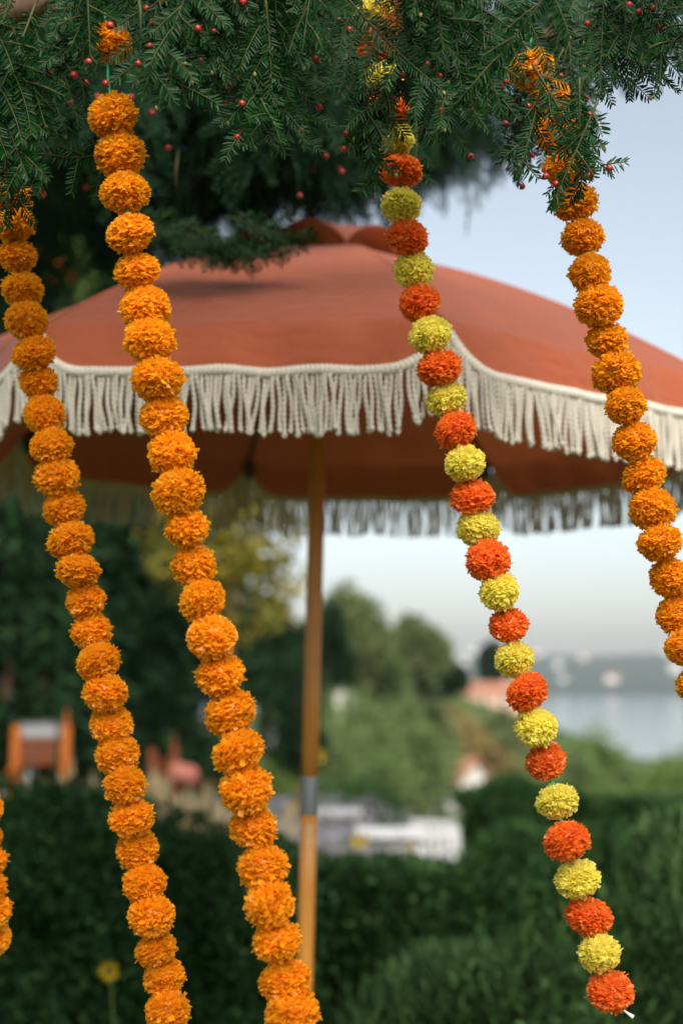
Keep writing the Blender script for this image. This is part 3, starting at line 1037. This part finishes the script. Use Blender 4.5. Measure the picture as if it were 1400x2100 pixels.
# rope fringe
def strand_mesh(seed):
    r_ = random.Random(seed)
    L = .112 * r_.uniform(.95, 1.06)
    n, ns = 36, 8
    V, F = [], []
    lean, cur = r_.uniform(-.10, .10), r_.uniform(-.16, .16)
    ph, fr = r_.uniform(0, 6), r_.uniform(.0032, .0052)
    for j in range(n):
        t = j / (n - 1)
        cx = L * (lean * t + cur * t * t * .6) + .0015 * math.sin(t * 7 + ph)
        cyy = .002 * math.sin(t * 5 + ph)
        tw = t * 36 + ph
        rr = .0036 * (1.25 if t > .9 else 1) * (0.25 if j in (n - 1,) else 1)
        for k in range(ns):
            a = 2 * math.pi * k / ns
            rad = rr * (1 + .42 * math.cos(2 * (a - tw)))
            V.append((cx + rad * math.cos(a), cyy + rad * math.sin(a), -L * t))
    for j in range(n - 1):
        for k in range(ns):
            F.append((j * ns + k, j * ns + (k + 1) % ns, (j + 1) * ns + (k + 1) % ns, (j + 1) * ns + k))
    F.append(tuple((n - 1) * ns + k for k in range(ns)))
    return np.array(V), F


strands = [strand_mesh(s) for s in range(14)]
strand_me = [new_mesh("fringe_strand", v, f, M['cotton'], True) for v, f in strands]
HB = .017
for i in range(8):
    a, b = rib_dir(i - 1), rib_dir(i)
    nrm_ = norm(a + b)
    tang = norm(b - a)
    uu = np.linspace(0.004, .996, 900)
    B = np.array([panel_point(i, u, 2.0) for u in uu])
    dist = np.r_[0, np.cumsum(np.linalg.norm(np.diff(B, axis=0), axis=1))]
    total = dist[-1]
    pitch = .0091
    ns = int(total / pitch)
    # header band, one rib per cord
    mb = MB()
    band_n = ns * 4
    tt = np.linspace(0, total, band_n)
    C = np.c_[[np.interp(tt, dist, B[:, k]) for k in range(3)]].T
    T = norm(np.gradient(C, axis=0))
    Dn = norm(np.cross(np.repeat(nrm_[None], band_n, 0), T))      # downward, across the band
    Dn *= np.sign(-Dn[:, 2:3] + 1e-9)
    V, F = [], []
    for k in range(band_n):
        bulge = .0016 * (0.5 + .5 * math.cos(k / 4 * 2 * math.pi))
        sc = .0016 * (0.5 + .5 * math.cos(k / 4 * 2 * math.pi))
        for off, dn in ((.0035 + bulge, -.004 - sc), (.0048 + bulge, .004), (.0035 + bulge, HB - .003), (-.002 - bulge, HB - .003), (-.003 - bulge, .004), (-.002 - bulge, -.004 - sc)):
            V.append(pw_(C[k] + nrm_ * off + Dn[k] * dn))
    for k in range(band_n - 1):
        for j in range(6):
            F.append((k * 6 + j, k * 6 + (j + 1) % 6, (k + 1) * 6 + (j + 1) % 6, (k + 1) * 6 + j))
    band = MB().add(V, F).build("fringe_band", M['cotton'], par, True)
    single = i in (7, 0, 1)           # panels that show largest: 7 is behind-left, 0 the front, 1 front right
    joined = MB()
    for s in range(ns):
        d0 = (s + .5) * pitch
        c = np.array([np.interp(d0, dist, B[:, k]) for k in range(3)])
        dn = np.array([np.interp(d0, tt, Dn[:, k]) for k in range(3)])
        pos = pw_(c + dn * (HB - .006) + nrm_ * .001)
        ang = math.atan2(tang[1], tang[0])
        sway = .16 * mnoise.noise(Vector((s * .16, i * 7.3, 1))) + .10 * mnoise.noise(Vector((s * .5, i * 3.1, 4)))
        tip = .06 * random.uniform(-1, 1)
        e = (tip, sway + R(0), ang)
        k = random.randrange(14)
        sc = 1.0 + .08 * mnoise.noise(Vector((s * .21, i, 9)))
        if single:
            o = obj("fringe_strand", strand_me[k], band, pos, e)
            o.scale = (1.0, 1.0, sc)
        else:
            Mx = np.array(Matrix.Rotation(e[2], 3, 'Z') @ Matrix.Rotation(e[1], 3, 'Y') @ Matrix.Rotation(e[0], 3, 'X'))
            joined.add((strands[k][0] * (1, 1, sc)) @ Mx.T + pos, strands[k][1])
    if joined.n:
        joined.build("fringe_strands", M['cotton'], band, True, kind="stuff")

# vent cap over the top opening
for i in range(8):
    V, F = [], []
    nu, nv = 17, 9
    a, b = rib_dir(i - 1), rib_dir(i)
    for j in range(nv):
        r = .012 + (.25 - .012) * j / (nv - 1)
        for k in range(nu):
            u = k / (nu - 1)
            lift = .06 * math.sin(math.pi * u) ** .8 * (j / (nv - 1)) ** 1.5
            z = prof(r) + .008 + .085 * (1 - r / .25) ** 1.2 + lift
            V.append(pw_((a * (1 - u) + b * u) * r + (0, 0, z)))
    for j in range(nv - 1):
        for k in range(nu - 1):
            F.append((j * nu + k, j * nu + k + 1, (j + 1) * nu + k + 1, (j + 1) * nu + k))
    MB().add(V, F).build("vent_flap", M['fabric'], par, True)
for i in range(8):      # felled seam over each rib
    a = rib_dir(i)
    t_ = np.array([-a[1], a[0], 0])
    V, F = [], []
    rs = np.linspace(.14, .995, 24)
    for r_ in rs:
        for w_, h_ in ((-.008, -.001), (-.006, .0022), (.006, .0022), (.008, -.001)):
            V.append(pw_(a * r_ + t_ * w_ + (0, 0, prof(r_) + h_ - abs(w_) * .1)))
    for j in range(len(rs) - 1):
        for k in range(3):
            F.append((j * 4 + k, j * 4 + k + 1, (j + 1) * 4 + k + 1, (j + 1) * 4 + k))
    MB().add(V, F).build("seam", M['fabric'], par, True)
# ribs, struts, hub, rib pockets
for i in range(8):
    a = rib_dir(i)
    pts = [pw_(a * r + (0, 0, prof(r) - .008)) for r in np.linspace(.03, .985, 14)]
    rb_ = MB().tube(pts, .004, 6).build("rib", M['ribwood'], par, True)
    MB().tube([pw_(a * .5 + (0, 0, prof(.5) - .014)), pw_(a * .035 + (0, 0, .115))], .0035, 6).build("strut", M['ribwood'], rb_, True)
    c = pw_(a * .975 + (0, 0, prof(.975) - .042))
    MB().box(c, (.03, .032, .05), math.atan2(a[1], a[0])).build("rib_pocket", M['ribwood'], rb_)


def ax(z):
    return pw_((0, 0, z))


MB().tube([ax(.09), ax(.095), ax(.135), ax(.14)], [.03, .04, .04, .03], 16).build("runner_hub", M['ribwood'], par, True)
MB().tube([ax(.385), ax(.39), ax(.42), ax(.425)], [.02, .03, .03, .02], 16).build("top_hub", M['ribwood'], par, True)
zj1 = at(632, 1597, 3.53)[2] - UZ
zj2 = at(629, 1670, 3.53)[2] - UZ
MB().tube([ax(z) for z in np.linspace(zj1, .41, 8)], .0208, 20).build("upper_pole", M['pole'], par, True)
MB().tube([ax(zj2 - .004), ax(zj2), ax(zj1), ax(zj1 + .004)], [.0208, .0212, .0212, .0208], 20).build("pole_sleeve", M['steel'], par, True)
zg = -UZ - .02
MB().tube([ax(z) for z in np.linspace(zg, zj2, 8)], .0208, 20).build("lower_pole", M['pole'], par, True)
# worn pale patch left by a sticker, just under the sleeve
V, F = [], []
za, zb = at(628, 1690, 3.53)[2] - UZ, at(628, 1735, 3.53)[2] - UZ
for j in range(6):
    z = za + (zb - za) * j / 5
    for k in range(9):
        an = R(-118 + 62 * k / 8 + 6 * math.sin(j * 2.1))
        V.append(pw_((.0213 * math.cos(an), .0213 * math.sin(an), z + .004 * math.sin(k * 1.7))))
for j in range(5):
    for k in range(8):
        F.append((j * 9 + k, j * 9 + k + 1, (j + 1) * 9 + k + 1, (j + 1) * 9 + k))
MB().add(V, F).build("sticker_remnant", plain("worn_sticker", (0.48, 0.28, 0.12), .7, .2, .3, 60), par, True)
MB().tube([(0, 0, -.02), (0, 0, .03), (0, 0, .05), (0, 0, .06)], [.22, .22, .2, .05], 28).build("base_plate", M['steel'], par)

# ------------------------------------------------------------------ garlands of film pompoms
def pompom_mesh(seed, mat, R_=.5):
    r_ = np.random.default_rng(seed)
    n = 900
    d = norm(r_.normal(size=(n, 3)))
    d[:, 2] *= .9
    d = norm(d)
    a = norm(r_.normal(size=(n, 3)))
    # keep strips roughly facing round the cord, like gathered ribbon
    zax = np.array([0, 0, 1.0])
    s = norm(np.cross(d, zax * .9 + a * .7))
    nn = np.cross(s, d)
    ln = R_ * r_.uniform(.9, 1.03, n)
    ln[r_.random(n) < .06] *= 1.1
    w1 = R_ * r_.uniform(.12, .28, n)
    V = np.empty((n, 9, 3))
    bend = R_ * r_.normal(0, .04, n)
    bend2 = R_ * r_.normal(0, .125, n)
    fold = R_ * r_.uniform(-.06, .06, n)
    for row, (t, wf) in enumerate(((.4, .4), (.76, .85), (1.0, 1.0))):
        for k, sx in enumerate((-1, 0, 1)):
            rag = r_.uniform(-.07, .07, n) * R_ if row == 2 else 0
            c = d * (ln * t + rag)[:, None] + nn * ((bend * (row == 1) + bend2 * (row == 2)) + fold * (sx == 0) * (row > 0))[:, None]
            V[:, row * 3 + k] = c + s * (sx * w1 * .5 * wf)[:, None]
    V[:, :, 2] *= .94
    base = np.arange(n)[:, None] * 9
    quads = np.array([(0, 1, 4, 3), (1, 2, 5, 4), (3, 4, 7, 6), (4, 5, 8, 7)])
    F = (base[:, :, None] + quads[None]).reshape(-1, 4)
    # inner ball so that nothing shows through
    mb = MB().ball((0, 0, 0), R_ * .83, 16, 11, sq=(1, 1, .94))
    bv = np.concatenate(mb.v)
    nb = n * 9
    F2 = np.array(mb.f) + nb
    return new_mesh("pompom", np.concatenate([V.reshape(-1, 3), bv]), np.concatenate([F, F2]), mat)


pm = {k: [pompom_mesh(s * 17 + hash_, M['film_' + k]) for s in range(7)] for k, hash_ in (('orange', 3), ('red', 5), ('yellow', 9))}


def garland(label, pts, depth, width_px, kinds, cords, end=None, dvar=.012):
    """pts: pompom centres in photo pixels, all hung at about DEPTH metres"""
    W = [at(x, y, depth + dvar * math.sin(i * 1.7)) for i, (x, y) in enumerate(pts)]
    t = thing("garland", label, "garland", W[-1])
    o0 = np.array(W[-1])
    dia = width_px / 2917.0 * depth
    for i, w in enumerate(W):
        k = kinds[i % len(kinds)]
        a = W[max(0, i - 1)]
        b_ = W[min(len(W) - 1, i + 1)]
        ax_ = Vector(tuple(np.asarray(a) - np.asarray(b_))).normalized()
        q_ = ax_.to_track_quat('Z', 'Y').to_matrix().to_4x4() @ Matrix.Rotation(random.uniform(0, 6.28), 4, 'Z') @ Matrix.Rotation(random.uniform(-.5, .5), 4, 'X')
        s = dia * random.uniform(.96, 1.12)
        gap = np.linalg.norm(np.asarray(a) - np.asarray(b_)) / (2 if 0 < i < len(W) - 1 else 1)
        o = obj("pompom", random.choice(pm[k]), t)
        o.matrix_local = Matrix.Translation(tuple(w - o0)) @ q_ @ Matrix.Diagonal((s, s * random.uniform(.94, 1.04), s * random.uniform(.84, 1.02), 1))
    first = W[0] + (W[0] - W[1]) * 1.2
    path = [np.asarray(first) - o0] + [w - o0 for w in W]
    up = [at(x, y, depth) - o0 for x, y in cords] if cords else []
    MB().tube(up + path[(1 if cords else 0):], .0022, 6).build("cord", M['cord_green'], t, True)
    if end:
        e = [W[-1] - o0] + [at(x, y, depth) - o0 for x, y in end]
        MB().tube(e, [.0018] * (len(e) - 1) + [.0034], 6).build("cord_end", M['cord_white'], t, True)
    return t


G1 = [(-6, 300), (8, 355), (18, 408), (30, 460), (36, 525), (47, 595), (55, 658), (70, 725), (80, 783), (92, 850), (106, 915), (117, 978), (132, 1042), (146, 1110), (161, 1170), (176, 1232), (188, 1295), (202, 1358), (216, 1420), (228, 1485), (241, 1548), (257, 1610),
      (270, 1677), (282, 1743), (296, 1812), (311, 1878), (320, 1947), (337, 2005), (344, 2072), (356, 2138)]
G2 = [(231, 238), (247, 318), (256, 395), (267, 478), (281, 556), (298, 633), (307, 698), (322, 778), (336, 855), (353, 930), (366, 1010), (384, 1083), (397, 1160), (415, 1233), (435, 1308), (451, 1383), (472, 1462), (489, 1543), (505, 1620), (519, 1697), (539, 1777),
      (553, 1855), (568, 1930), (584, 2010), (599, 2080), (616, 2160)]
G3 = [(768, 35), (776, 100), (785, 165), (796, 222), (810, 285), (820, 350), (822, 422), (835, 488), (848, 555), (860, 622), (882, 687), (900, 755), (915, 820), (934, 883), (953, 950), (968, 1020), (981, 1084), (1001, 1150), (1023, 1213), (1042, 1282), (1054, 1352),
      (1080, 1420), (1098, 1492), (1118, 1562), (1142, 1643), (1161, 1725), (1183, 1803), (1206, 1880), (1228, 1953), (1250, 2033)]
G4 = [(1090, 142), (1125, 200), (1142, 272), (1155, 345), (1177, 415), (1194, 487), (1209, 560), (1227, 627), (1243, 698), (1262, 765), (1282, 832), (1299, 905), (1319, 975), (1337, 1045), (1352, 1112), (1375, 1185), (1388, 1262), (1405, 1328), (1432, 1405), (1455, 1480), (1476, 1555)]
G5 = [(-70, 1480), (-60, 1540), (-50, 1600), (-40, 1660), (-34, 1720), (-28, 1770), (-26, 1820), (-20, 1872), (-19, 1922)]
garland("long orange pompom garland hanging nearest, second from the left edge", G2, 1.87, 99, ['orange'], [(205, -60), (219, 60), (222, 165), (227, 200)])
g2t = at(226, 88, 1.87)
o = obj("pompom", pm['orange'][2])
tg = bpy.data.objects["garland"]
o.parent = tg
o.matrix_local = Matrix.Translation(tuple(g2t - np.array(tg.location))) @ Matrix.Diagonal((.058, .058, .058, 1))
garland("orange pompom garland hanging a little further back at the left", G1, 2.16, 84, ['orange'], [(-20, -60), (-14, 240)])
garland("garland of alternating yellow and red-orange pompoms with a white cord end", G3, 2.10, 85, ['yellow', 'red'], [(752, -60), (764, 0)], [(1272, 2068), (1286, 2078), (1297, 2086)])
garland("orange pompom garland running off the right edge against the sky", G4, 2.04, 90, ['orange'], [(1085, -60), (1088, 60), (1088, 110)])
garland("orange pompom garland barely showing at the lower left edge", G5, 2.25, 80, ['orange'], [(-160, 900), (-80, 1430)])

# ------------------------------------------------------------------ the yew overhead
yew = thing("yew_tree", "yew tree whose needled twigs with red berries hang into the top", "tree", (-2.3, 4.6, 0))
YO = np.array(yew.location)
mb = MB()
mb.tube([(0, 0, -.2), (.05, 0, .8), (0, .05, 2.0), (.1, 0, 3.4), (.05, .1, 5.5)], [.34, .27, .24, .2, .08], 12)
mb.build("trunk", M['bark'], yew, True)
limbs = [[(-2.25, 4.6, 2.2), (-1.3, 3.0, 2.85), (-.5, 2.05, 2.72), (.3, 1.95, 2.66), (1.1, 2.0, 2.62)],
         [(-2.25, 4.6, 2.0), (-1.4, 3.2, 2.75), (-.75, 2.4, 2.72), (-.1, 2.2, 2.78), (.7, 2.4, 2.8)],
         [(-2.25, 4.6, 2.5), (-1.3, 4.2, 3.2), (-.2, 3.6, 3.25), (.8, 3.4, 3.2)],
         [(-2.25, 4.6, 3.2), (-1.0, 5.2, 4.0), (.3, 5.4, 4.0), (.75, 5.3, 3.95)],
         [(-2.25, 4.6, 2.9), (-1.2, 4.7, 3.5), (-.3, 4.5, 3.7), (.5, 4.6, 3.75)]]
for lb in limbs:
    pts = np.array(lb)
    tt = np.linspace(0, len(pts) - 1, 16)
    sm = np.c_[[np.interp(tt, range(len(pts)), pts[:, k]) for k in range(3)]].T
    sm[1:-1] = (sm[:-2] + sm[1:-1] * 2 + sm[2:]) / 4
    MB().tube(sm - YO, np.linspace(.06, .008, 16), 7).build("branch", M['bark'], yew, True)


def spray_arrays(seed, L, npair, needle=.0172, step=.0043, side_len=.1, low=False):
    """one drooping compound yew twig hanging along -Z from the origin; returns stem MB, needle verts, faces, tip list"""
    r_ = np.random.default_rng(seed)
    stem = MB()
    nb, nd, nside, nl = [], [], [], []
    tips = []

    def curve(p0, d0, ln, sag, nseg=10):
        pts = [np.array(p0, float)]
        d = np.array(d0, float)
        bend = r_.normal(0, .05, 3)
        for i in range(nseg):
            d = norm(d + np.array([0, 0, -sag]) / nseg * 3 + bend / nseg * 3)
            pts.append(pts[-1] + d * ln / nseg)
        return np.array(pts)

    def needles(pts, ln, start, st, nl_scale=1.0):
        seg = np.r_[0, np.cumsum(np.linalg.norm(np.diff(pts, axis=0), axis=1))]
        n = int((ln - start) / st)
        for i in range(n):
            s_ = start + i * st
            c = np.array([np.interp(s_, seg, pts[:, k]) for k in range(3)])
            c2 = np.array([np.interp(min(s_ + .004, ln), seg, pts[:, k]) for k in range(3)])
            t = norm(c2 - c) if np.linalg.norm(c2 - c) > 1e-6 else norm(pts[-1] - pts[-2])
            u = s_ / ln
            for sd in (-1, 1):
                sidev = norm(np.cross(t, np.array([0, 1.0, 0]))) * sd
                ang = R(62 - 30 * u ** 3 + r_.normal(0, 7))
                d = norm(t * math.cos(ang) + sidev * math.sin(ang) + np.array([0, 1, 0]) * r_.normal(-.12, .17))
                nb.append(c)
                nd.append(d)
                nside.append(norm(np.cross(d, np.array([0, 1.0, 0]) + r_.normal(0, .25, 3))))
                nl.append(needle * nl_scale * (1 - .45 * u ** 4) * (0.7 + .3 * min(1, u * 6)) * r_.uniform(.85, 1.12))

    main = curve((0, 0, 0), (r_.normal(0, .12), r_.normal(0, .1), -1), L, .05)
    stem.tube(main, np.linspace(.0019, .0007, len(main)), 5)
    needles(main, L, .02, step)
    tips.append(main[-1])
    for j in range(npair):
        t = .12 + .72 * j / max(1, npair - 1) + r_.uniform(-.03, .03)
        i0 = t * (len(main) - 1)
        c = np.array([np.interp(i0, range(len(main)), main[:, k]) for k in range(3)])
        sd = 1 if j % 2 else -1
        ln = side_len * (1.15 - .65 * t) * r_.uniform(.75, 1.2)
        a = R(r_.uniform(34, 52))
        sub = curve(c, (sd * math.sin(a), r_.normal(0, .22), -math.cos(a)), ln, .16)
        stem.tube(sub, np.linspace(.0013, .0006, len(sub)), 4)
        needles(sub, ln, .006, step, .95)
        tips.append(sub[-1])
        tips.append(sub[5])
    nb, nd, nside, nl = map(np.array, (nb, nd, nside, nl))
    n = len(nb)
    nn = np.cross(nside, nd)
    w = (.0027 if not low else .0042)
    V = np.empty((n, 6, 3))
    Ln = nl[:, None]
    curl = nn * Ln * -.10
    V[:, 0] = nb
    V[:, 1] = nb + nd * Ln * .35 + nside * w * .55
    V[:, 2] = nb + nd * Ln * .78 + nside * w * .4 + curl * .5
    V[:, 3] = nb + nd * Ln + curl
    V[:, 4] = nb + nd * Ln * .78 - nside * w * .4 + curl * .5
    V[:, 5] = nb + nd * Ln * .35 - nside * w * .55
    k = np.arange(n)[:, None] * 6
    if low:
        F = np.concatenate([k + np.array([0, 1, 3]), k + np.array([0, 3, 5])])
        return stem, V.reshape(-1, 3), F, tips
    mid = nb + nd * Ln * .55 - nn * w * .28 + curl * .25
    Vm = np.concatenate([V, mid[:, None]], 1)
    k = np.arange(n)[:, None] * 7
    F = np.concatenate([k + np.array(t3) for t3 in ((0, 1, 6), (1, 2, 6), (2, 3, 6), (3, 4, 6), (4, 5, 6), (5, 0, 6))])
    return stem, Vm.reshape(-1, 3), F, tips


variants = []
for s in range(9):
    L = [.20, .24, .27, .22, .18, .25, .15, .21, .23][s]
    st, V, F, tips = spray_arrays(100 + s, L, [8, 10, 11, 9, 7, 10, 5, 8, 9][s], side_len=[.08, .09, .1, .085, .07, .085, .05, .09, .075][s])
    variants.append((st.mesh("twig", M['twig'], True), new_mesh("needles", V, F, M['needle']), tips, L))

mb = MB()
mb.ball((0, 0, 0), .0047, 10, 7, sq=(1, 1, 1.05))
mb.ball((0, 0, -.0047), .0021, 7, 4, m=1)
berry_me = mb.mesh("berry", [M['berry'], M['seed']], True)
bud_me = MB().ball((0, 0, 0), .0028, 7, 5, sq=(1, 1, 1.3)).mesh("bud", M['bud'], True)

EX = np.array([-150, 0, 40, 90, 130, 200, 260, 330, 400, 470, 540, 620, 660, 700, 760, 820, 860, 930, 1000, 1040, 1090, 1130, 1180, 1240, 1275, 1320, 1400, 1550])
EY = np.array([420, 430, 440, 300, 180, 150, 160, 215, 180, 190, 270, 300, 200, 280, 380, 370, 250, 250, 250, 330, 400, 410, 390, 300, 200, 180, 190, 190])
nberries = 0


def place_twig(px, py, depth, roll=0.0, yaw=None, pitch=None, k=None, scale=1.0, pb=.13, mat=None):
    """hang a twig so that its tip comes to the given place"""
    global nberries
    k = random.randrange(len(variants)) if k is None else k
    tw, nd, tips, L = variants[k]
    yaw = random.uniform(-.8, .8) if yaw is None else yaw
    pitch = random.uniform(-.45, .3) if pitch is None else pitch
    Rm = Matrix.Rotation(roll, 3, 'Y') @ Matrix.Rotation(pitch, 3, 'X') @ Matrix.Rotation(yaw + (math.pi if random.random() < .5 else 0), 3, 'Z')
    tip = at(px, py, depth)
    org = tip - np.array(Rm @ Vector(tuple(tips[0]))) * scale
    o = obj("twig", tw, yew, tuple(org - YO), Rm.to_euler())
    o.scale = (scale,) * 3
    nn_ = nd
    if mat:
        nn_ = nd.copy()
        nn_.materials.clear()
        nn_.materials.append(mat)
    obj("needles", nn_, o, kind="stuff")
    for t in tips[1:]:
        if random.random() < pb and nberries < 150:
            nberries += 1
            side = Vector((random.uniform(-.008, .008), random.uniform(-.008, .008), random.uniform(-.004, .006)))
            obj("berry", berry_me, o, tuple(Vector(tuple(t)) + side), (random.uniform(-.9, .9), random.uniform(-.9, .9), 0)).scale = (random.uniform(.85, 1.1),) * 3
        elif random.random() < .09:
            obj("bud", bud_me, o, tuple(Vector(tuple(t)) + Vector((random.uniform(-.007, .007), -.003, 0))))
    return o


# twigs whose tips make the lower outline
tips_list = [(20, 470, 1.93, .05), (45, 425, 1.95, -.1), (78, 300, 2.0, .1), (165, 150, 2.02, -.1), (186, 150, 1.79, -.15), (120, 190, 1.85, .1), (300, 190, 1.80, .1), (285, 205, 1.78, -.1), (350, 200, 1.80, -.2), (380, 222, 1.82, -.25), (330, 150, 1.8, .1),
             (430, 200, 1.85, .25), (470, 180, 1.84, .2), (520, 310, 1.86, .15), (560, 318, 1.88, 0), (630, 312, 1.9, -.3), (600, 250, 1.9, -.15), (500, 240, 1.85, .2), (690, 205, 1.9, .2), (700, 300, 1.92, .25), (745, 345, 1.94, .15), (775, 395, 1.95, .05), (850, 372, 2.2, -.1),
             (740, 280, 1.9, .3), (860, 290, 1.92, .1), (905, 295, 1.93, .05), (955, 250, 1.9, -.1), (1000, 235, 1.9, -.15), (1020, 340, 2.14, .2), (1062, 362, 1.92, .1), (1125, 432, 1.88, .35), (1192, 408, 1.90, .05), (1255, 362, 1.88, -.75), (1205, 330, 1.9, -.55),
             (1140, 290, 2.14, .1), (1060, 270, 2.12, .2), (1170, 170, 2.13, -.2), (1230, 205, 1.92, .1), (1290, 208, 1.95, -.1), (1330, 150, 1.9, -.2), (1395, 192, 1.92, -.25), (1350, 160, 1.9, .1)]
for px, py, dpth, roll in tips_list:
    sh = (1040 < px < 1260 and py > 300) or (180 < px < 230) or (30 < px < 60) or (740 < px < 860 and py > 330)
    place_twig(px, py, dpth, roll + random.uniform(-.08, .08), k=6 if sh else None, scale=1.1 if sh else 1.0)
nfill = 0
while nfill < 118:
    px = random.uniform(-90, 1500)
    e = float(np.interp(px, EX, EY))
    py = e - abs(random.gauss(30, 120)) - 10
    if py < -40:
        py = random.uniform(-40, 90)
    if 570 < px < 680 and py < 80 and random.random() < .7:
        continue
    if px > 1180 and random.random() < .35:
        continue
    near = random.random() < .6
    if not near:
        py = min(py, e - 40)
    # leave the sight lines to the upper garlands partly free
    if near and ((150 < px < 310) or (980 < px < 1270 and py > 40) or (700 < px < 900 and py > 90)):
        continue
    place_twig(px, py, random.uniform(1.76, 1.9) if near else random.uniform(2.15, 2.6), random.gauss(0, .28))
    nfill += 1
# bough lying over the parasol's shoulder
for i, (px, py, rl) in enumerate(((652, 494, -1.45), (625, 505, -1.35), (590, 500, -1.5), (580, 520, -1.3), (545, 530, -1.25), (520, 505, -1.5), (505, 535, -1.2), (470, 538, -1.1), (440, 535, -1.0), (405, 528, -1.1), (375, 522, -1.0),
                                  (555, 512, -1.4), (480, 512, -1.4), (440, 508, -1.3), (400, 500, -1.3), (430, 490, -1.45), (360, 500, -1.1), (615, 490, -1.55))):
    place_twig(px, py, 2.72 + .025 * (i % 4), rl, pitch=random.uniform(-.4, .2), k=6, pb=.35, scale=1.12)
# withered twigs
place_twig(772, 70, 1.86, .9, k=6, pb=0, mat=M['needle_old'], scale=.8)
place_twig(815, 55, 1.95, -.4, k=6, pb=0, mat=M['needle_old'], scale=.5)
# brown hanging bare shoots
for px, py0, py1, dpt in ((280, -40, 75, 1.78), (735, -40, 60, 1.85), (660, -40, 70, 1.9), (870, -30, 95, 1.84), (365, 310, 400, 2.8), (420, 20, 60, 1.8), (1110, -30, 20, 1.9)):
    a, b_ = at(px, py0, dpt), at(px + random.uniform(-10, 15), py1, dpt)
    MB().tube([a - YO, (a + b_) / 2 + (random.uniform(-.006, .006), 0, 0) - YO, b_ - YO], [.0026, .002, .0012], 6).build("bare_shoot", M['twig'], yew, True)

# needles further back, too many and too blurred to tell apart
lowv = [spray_arrays(300 + s, .32, 9, needle=.022, step=.0075, side_len=.14, low=True)[1:3] for s in range(4)]
AV, AF, off = [], [], 0


def back_spray(w, sc, roll, yaw):
    global off
    V, F = lowv[random.randrange(4)]
    Rm = np.array(Matrix.Rotation(roll, 3, 'Y') @ Matrix.Rotation(random.uniform(-.5, .5), 3, 'X') @ Matrix.Rotation(yaw, 3, 'Z'))
    AV.append((V * sc) @ Rm.T + w - YO)
    AF.append(F + off)
    off += len(V)


for i in range(1150):
    dpt = random.uniform(2.9, 5.6)
    px = random.uniform(-150, 760)
    lim = float(np.interp(px, [-150, 100, 200, 330, 420, 560, 700, 760], [680, 640, 600, 560, 500, 470, 450, 400]))
    if dpt < 4.4:
        lim = min(lim, 400)
    py = random.uniform(-120, lim - 40)
    w = at(px, py, dpt)
    w[2] += .25
    back_spray(w, random.uniform(1.0, 1.5) * (dpt / 4) ** .5, random.gauss(0, .3), random.uniform(0, 6.28))
for i in range(240):
    dpt = random.uniform(4.6, 6.0)
    px = random.choice([random.gauss(860, 60), random.uniform(740, 1010), random.uniform(740, 900)])
    lim = float(np.interp(px, [720, 760, 860, 930, 980, 1040], [470, 400, 400, 430, 420, 400]))
    py = lim - 40 - abs(random.gauss(0, 90))
    w = at(px, py, dpt)
    w[2] += .3
    back_spray(w, random.uniform(.9, 1.3), random.gauss(0, .3), random.uniform(0, 6.28))
for i in range(150):
    dpt = random.uniform(4.0, 6.0)
    px, py = random.uniform(430, 735), random.uniform(250, 385)
    w = at(px, py, dpt)
    w[2] += .2
    back_spray(w, random.uniform(.9, 1.3), random.gauss(0, .3), random.uniform(0, 6.28))
for i in range(60):
    dpt = random.uniform(4.2, 5.4)
    px = random.uniform(1040, 1330)
    py = random.uniform(40, 170 - abs(px - 1150) * .25)
    w = at(px, py, dpt)
    w[2] += .25
    back_spray(w, random.uniform(.8, 1.1), random.gauss(0, .3), random.uniform(0, 6.28))
obj("back_needles", new_mesh("back_needles", np.concatenate(AV), np.concatenate(AF), M['needle_far']), yew, kind="stuff")
# blurred berries further back
for i in range(26):
    px, py, dpt = random.uniform(0, 720), random.uniform(150, 430), random.uniform(2.5, 3.4)
    w = at(px, py, dpt)
    o = obj("berry", berry_me, yew, tuple(w - YO))
    o.scale = (1.15,) * 3
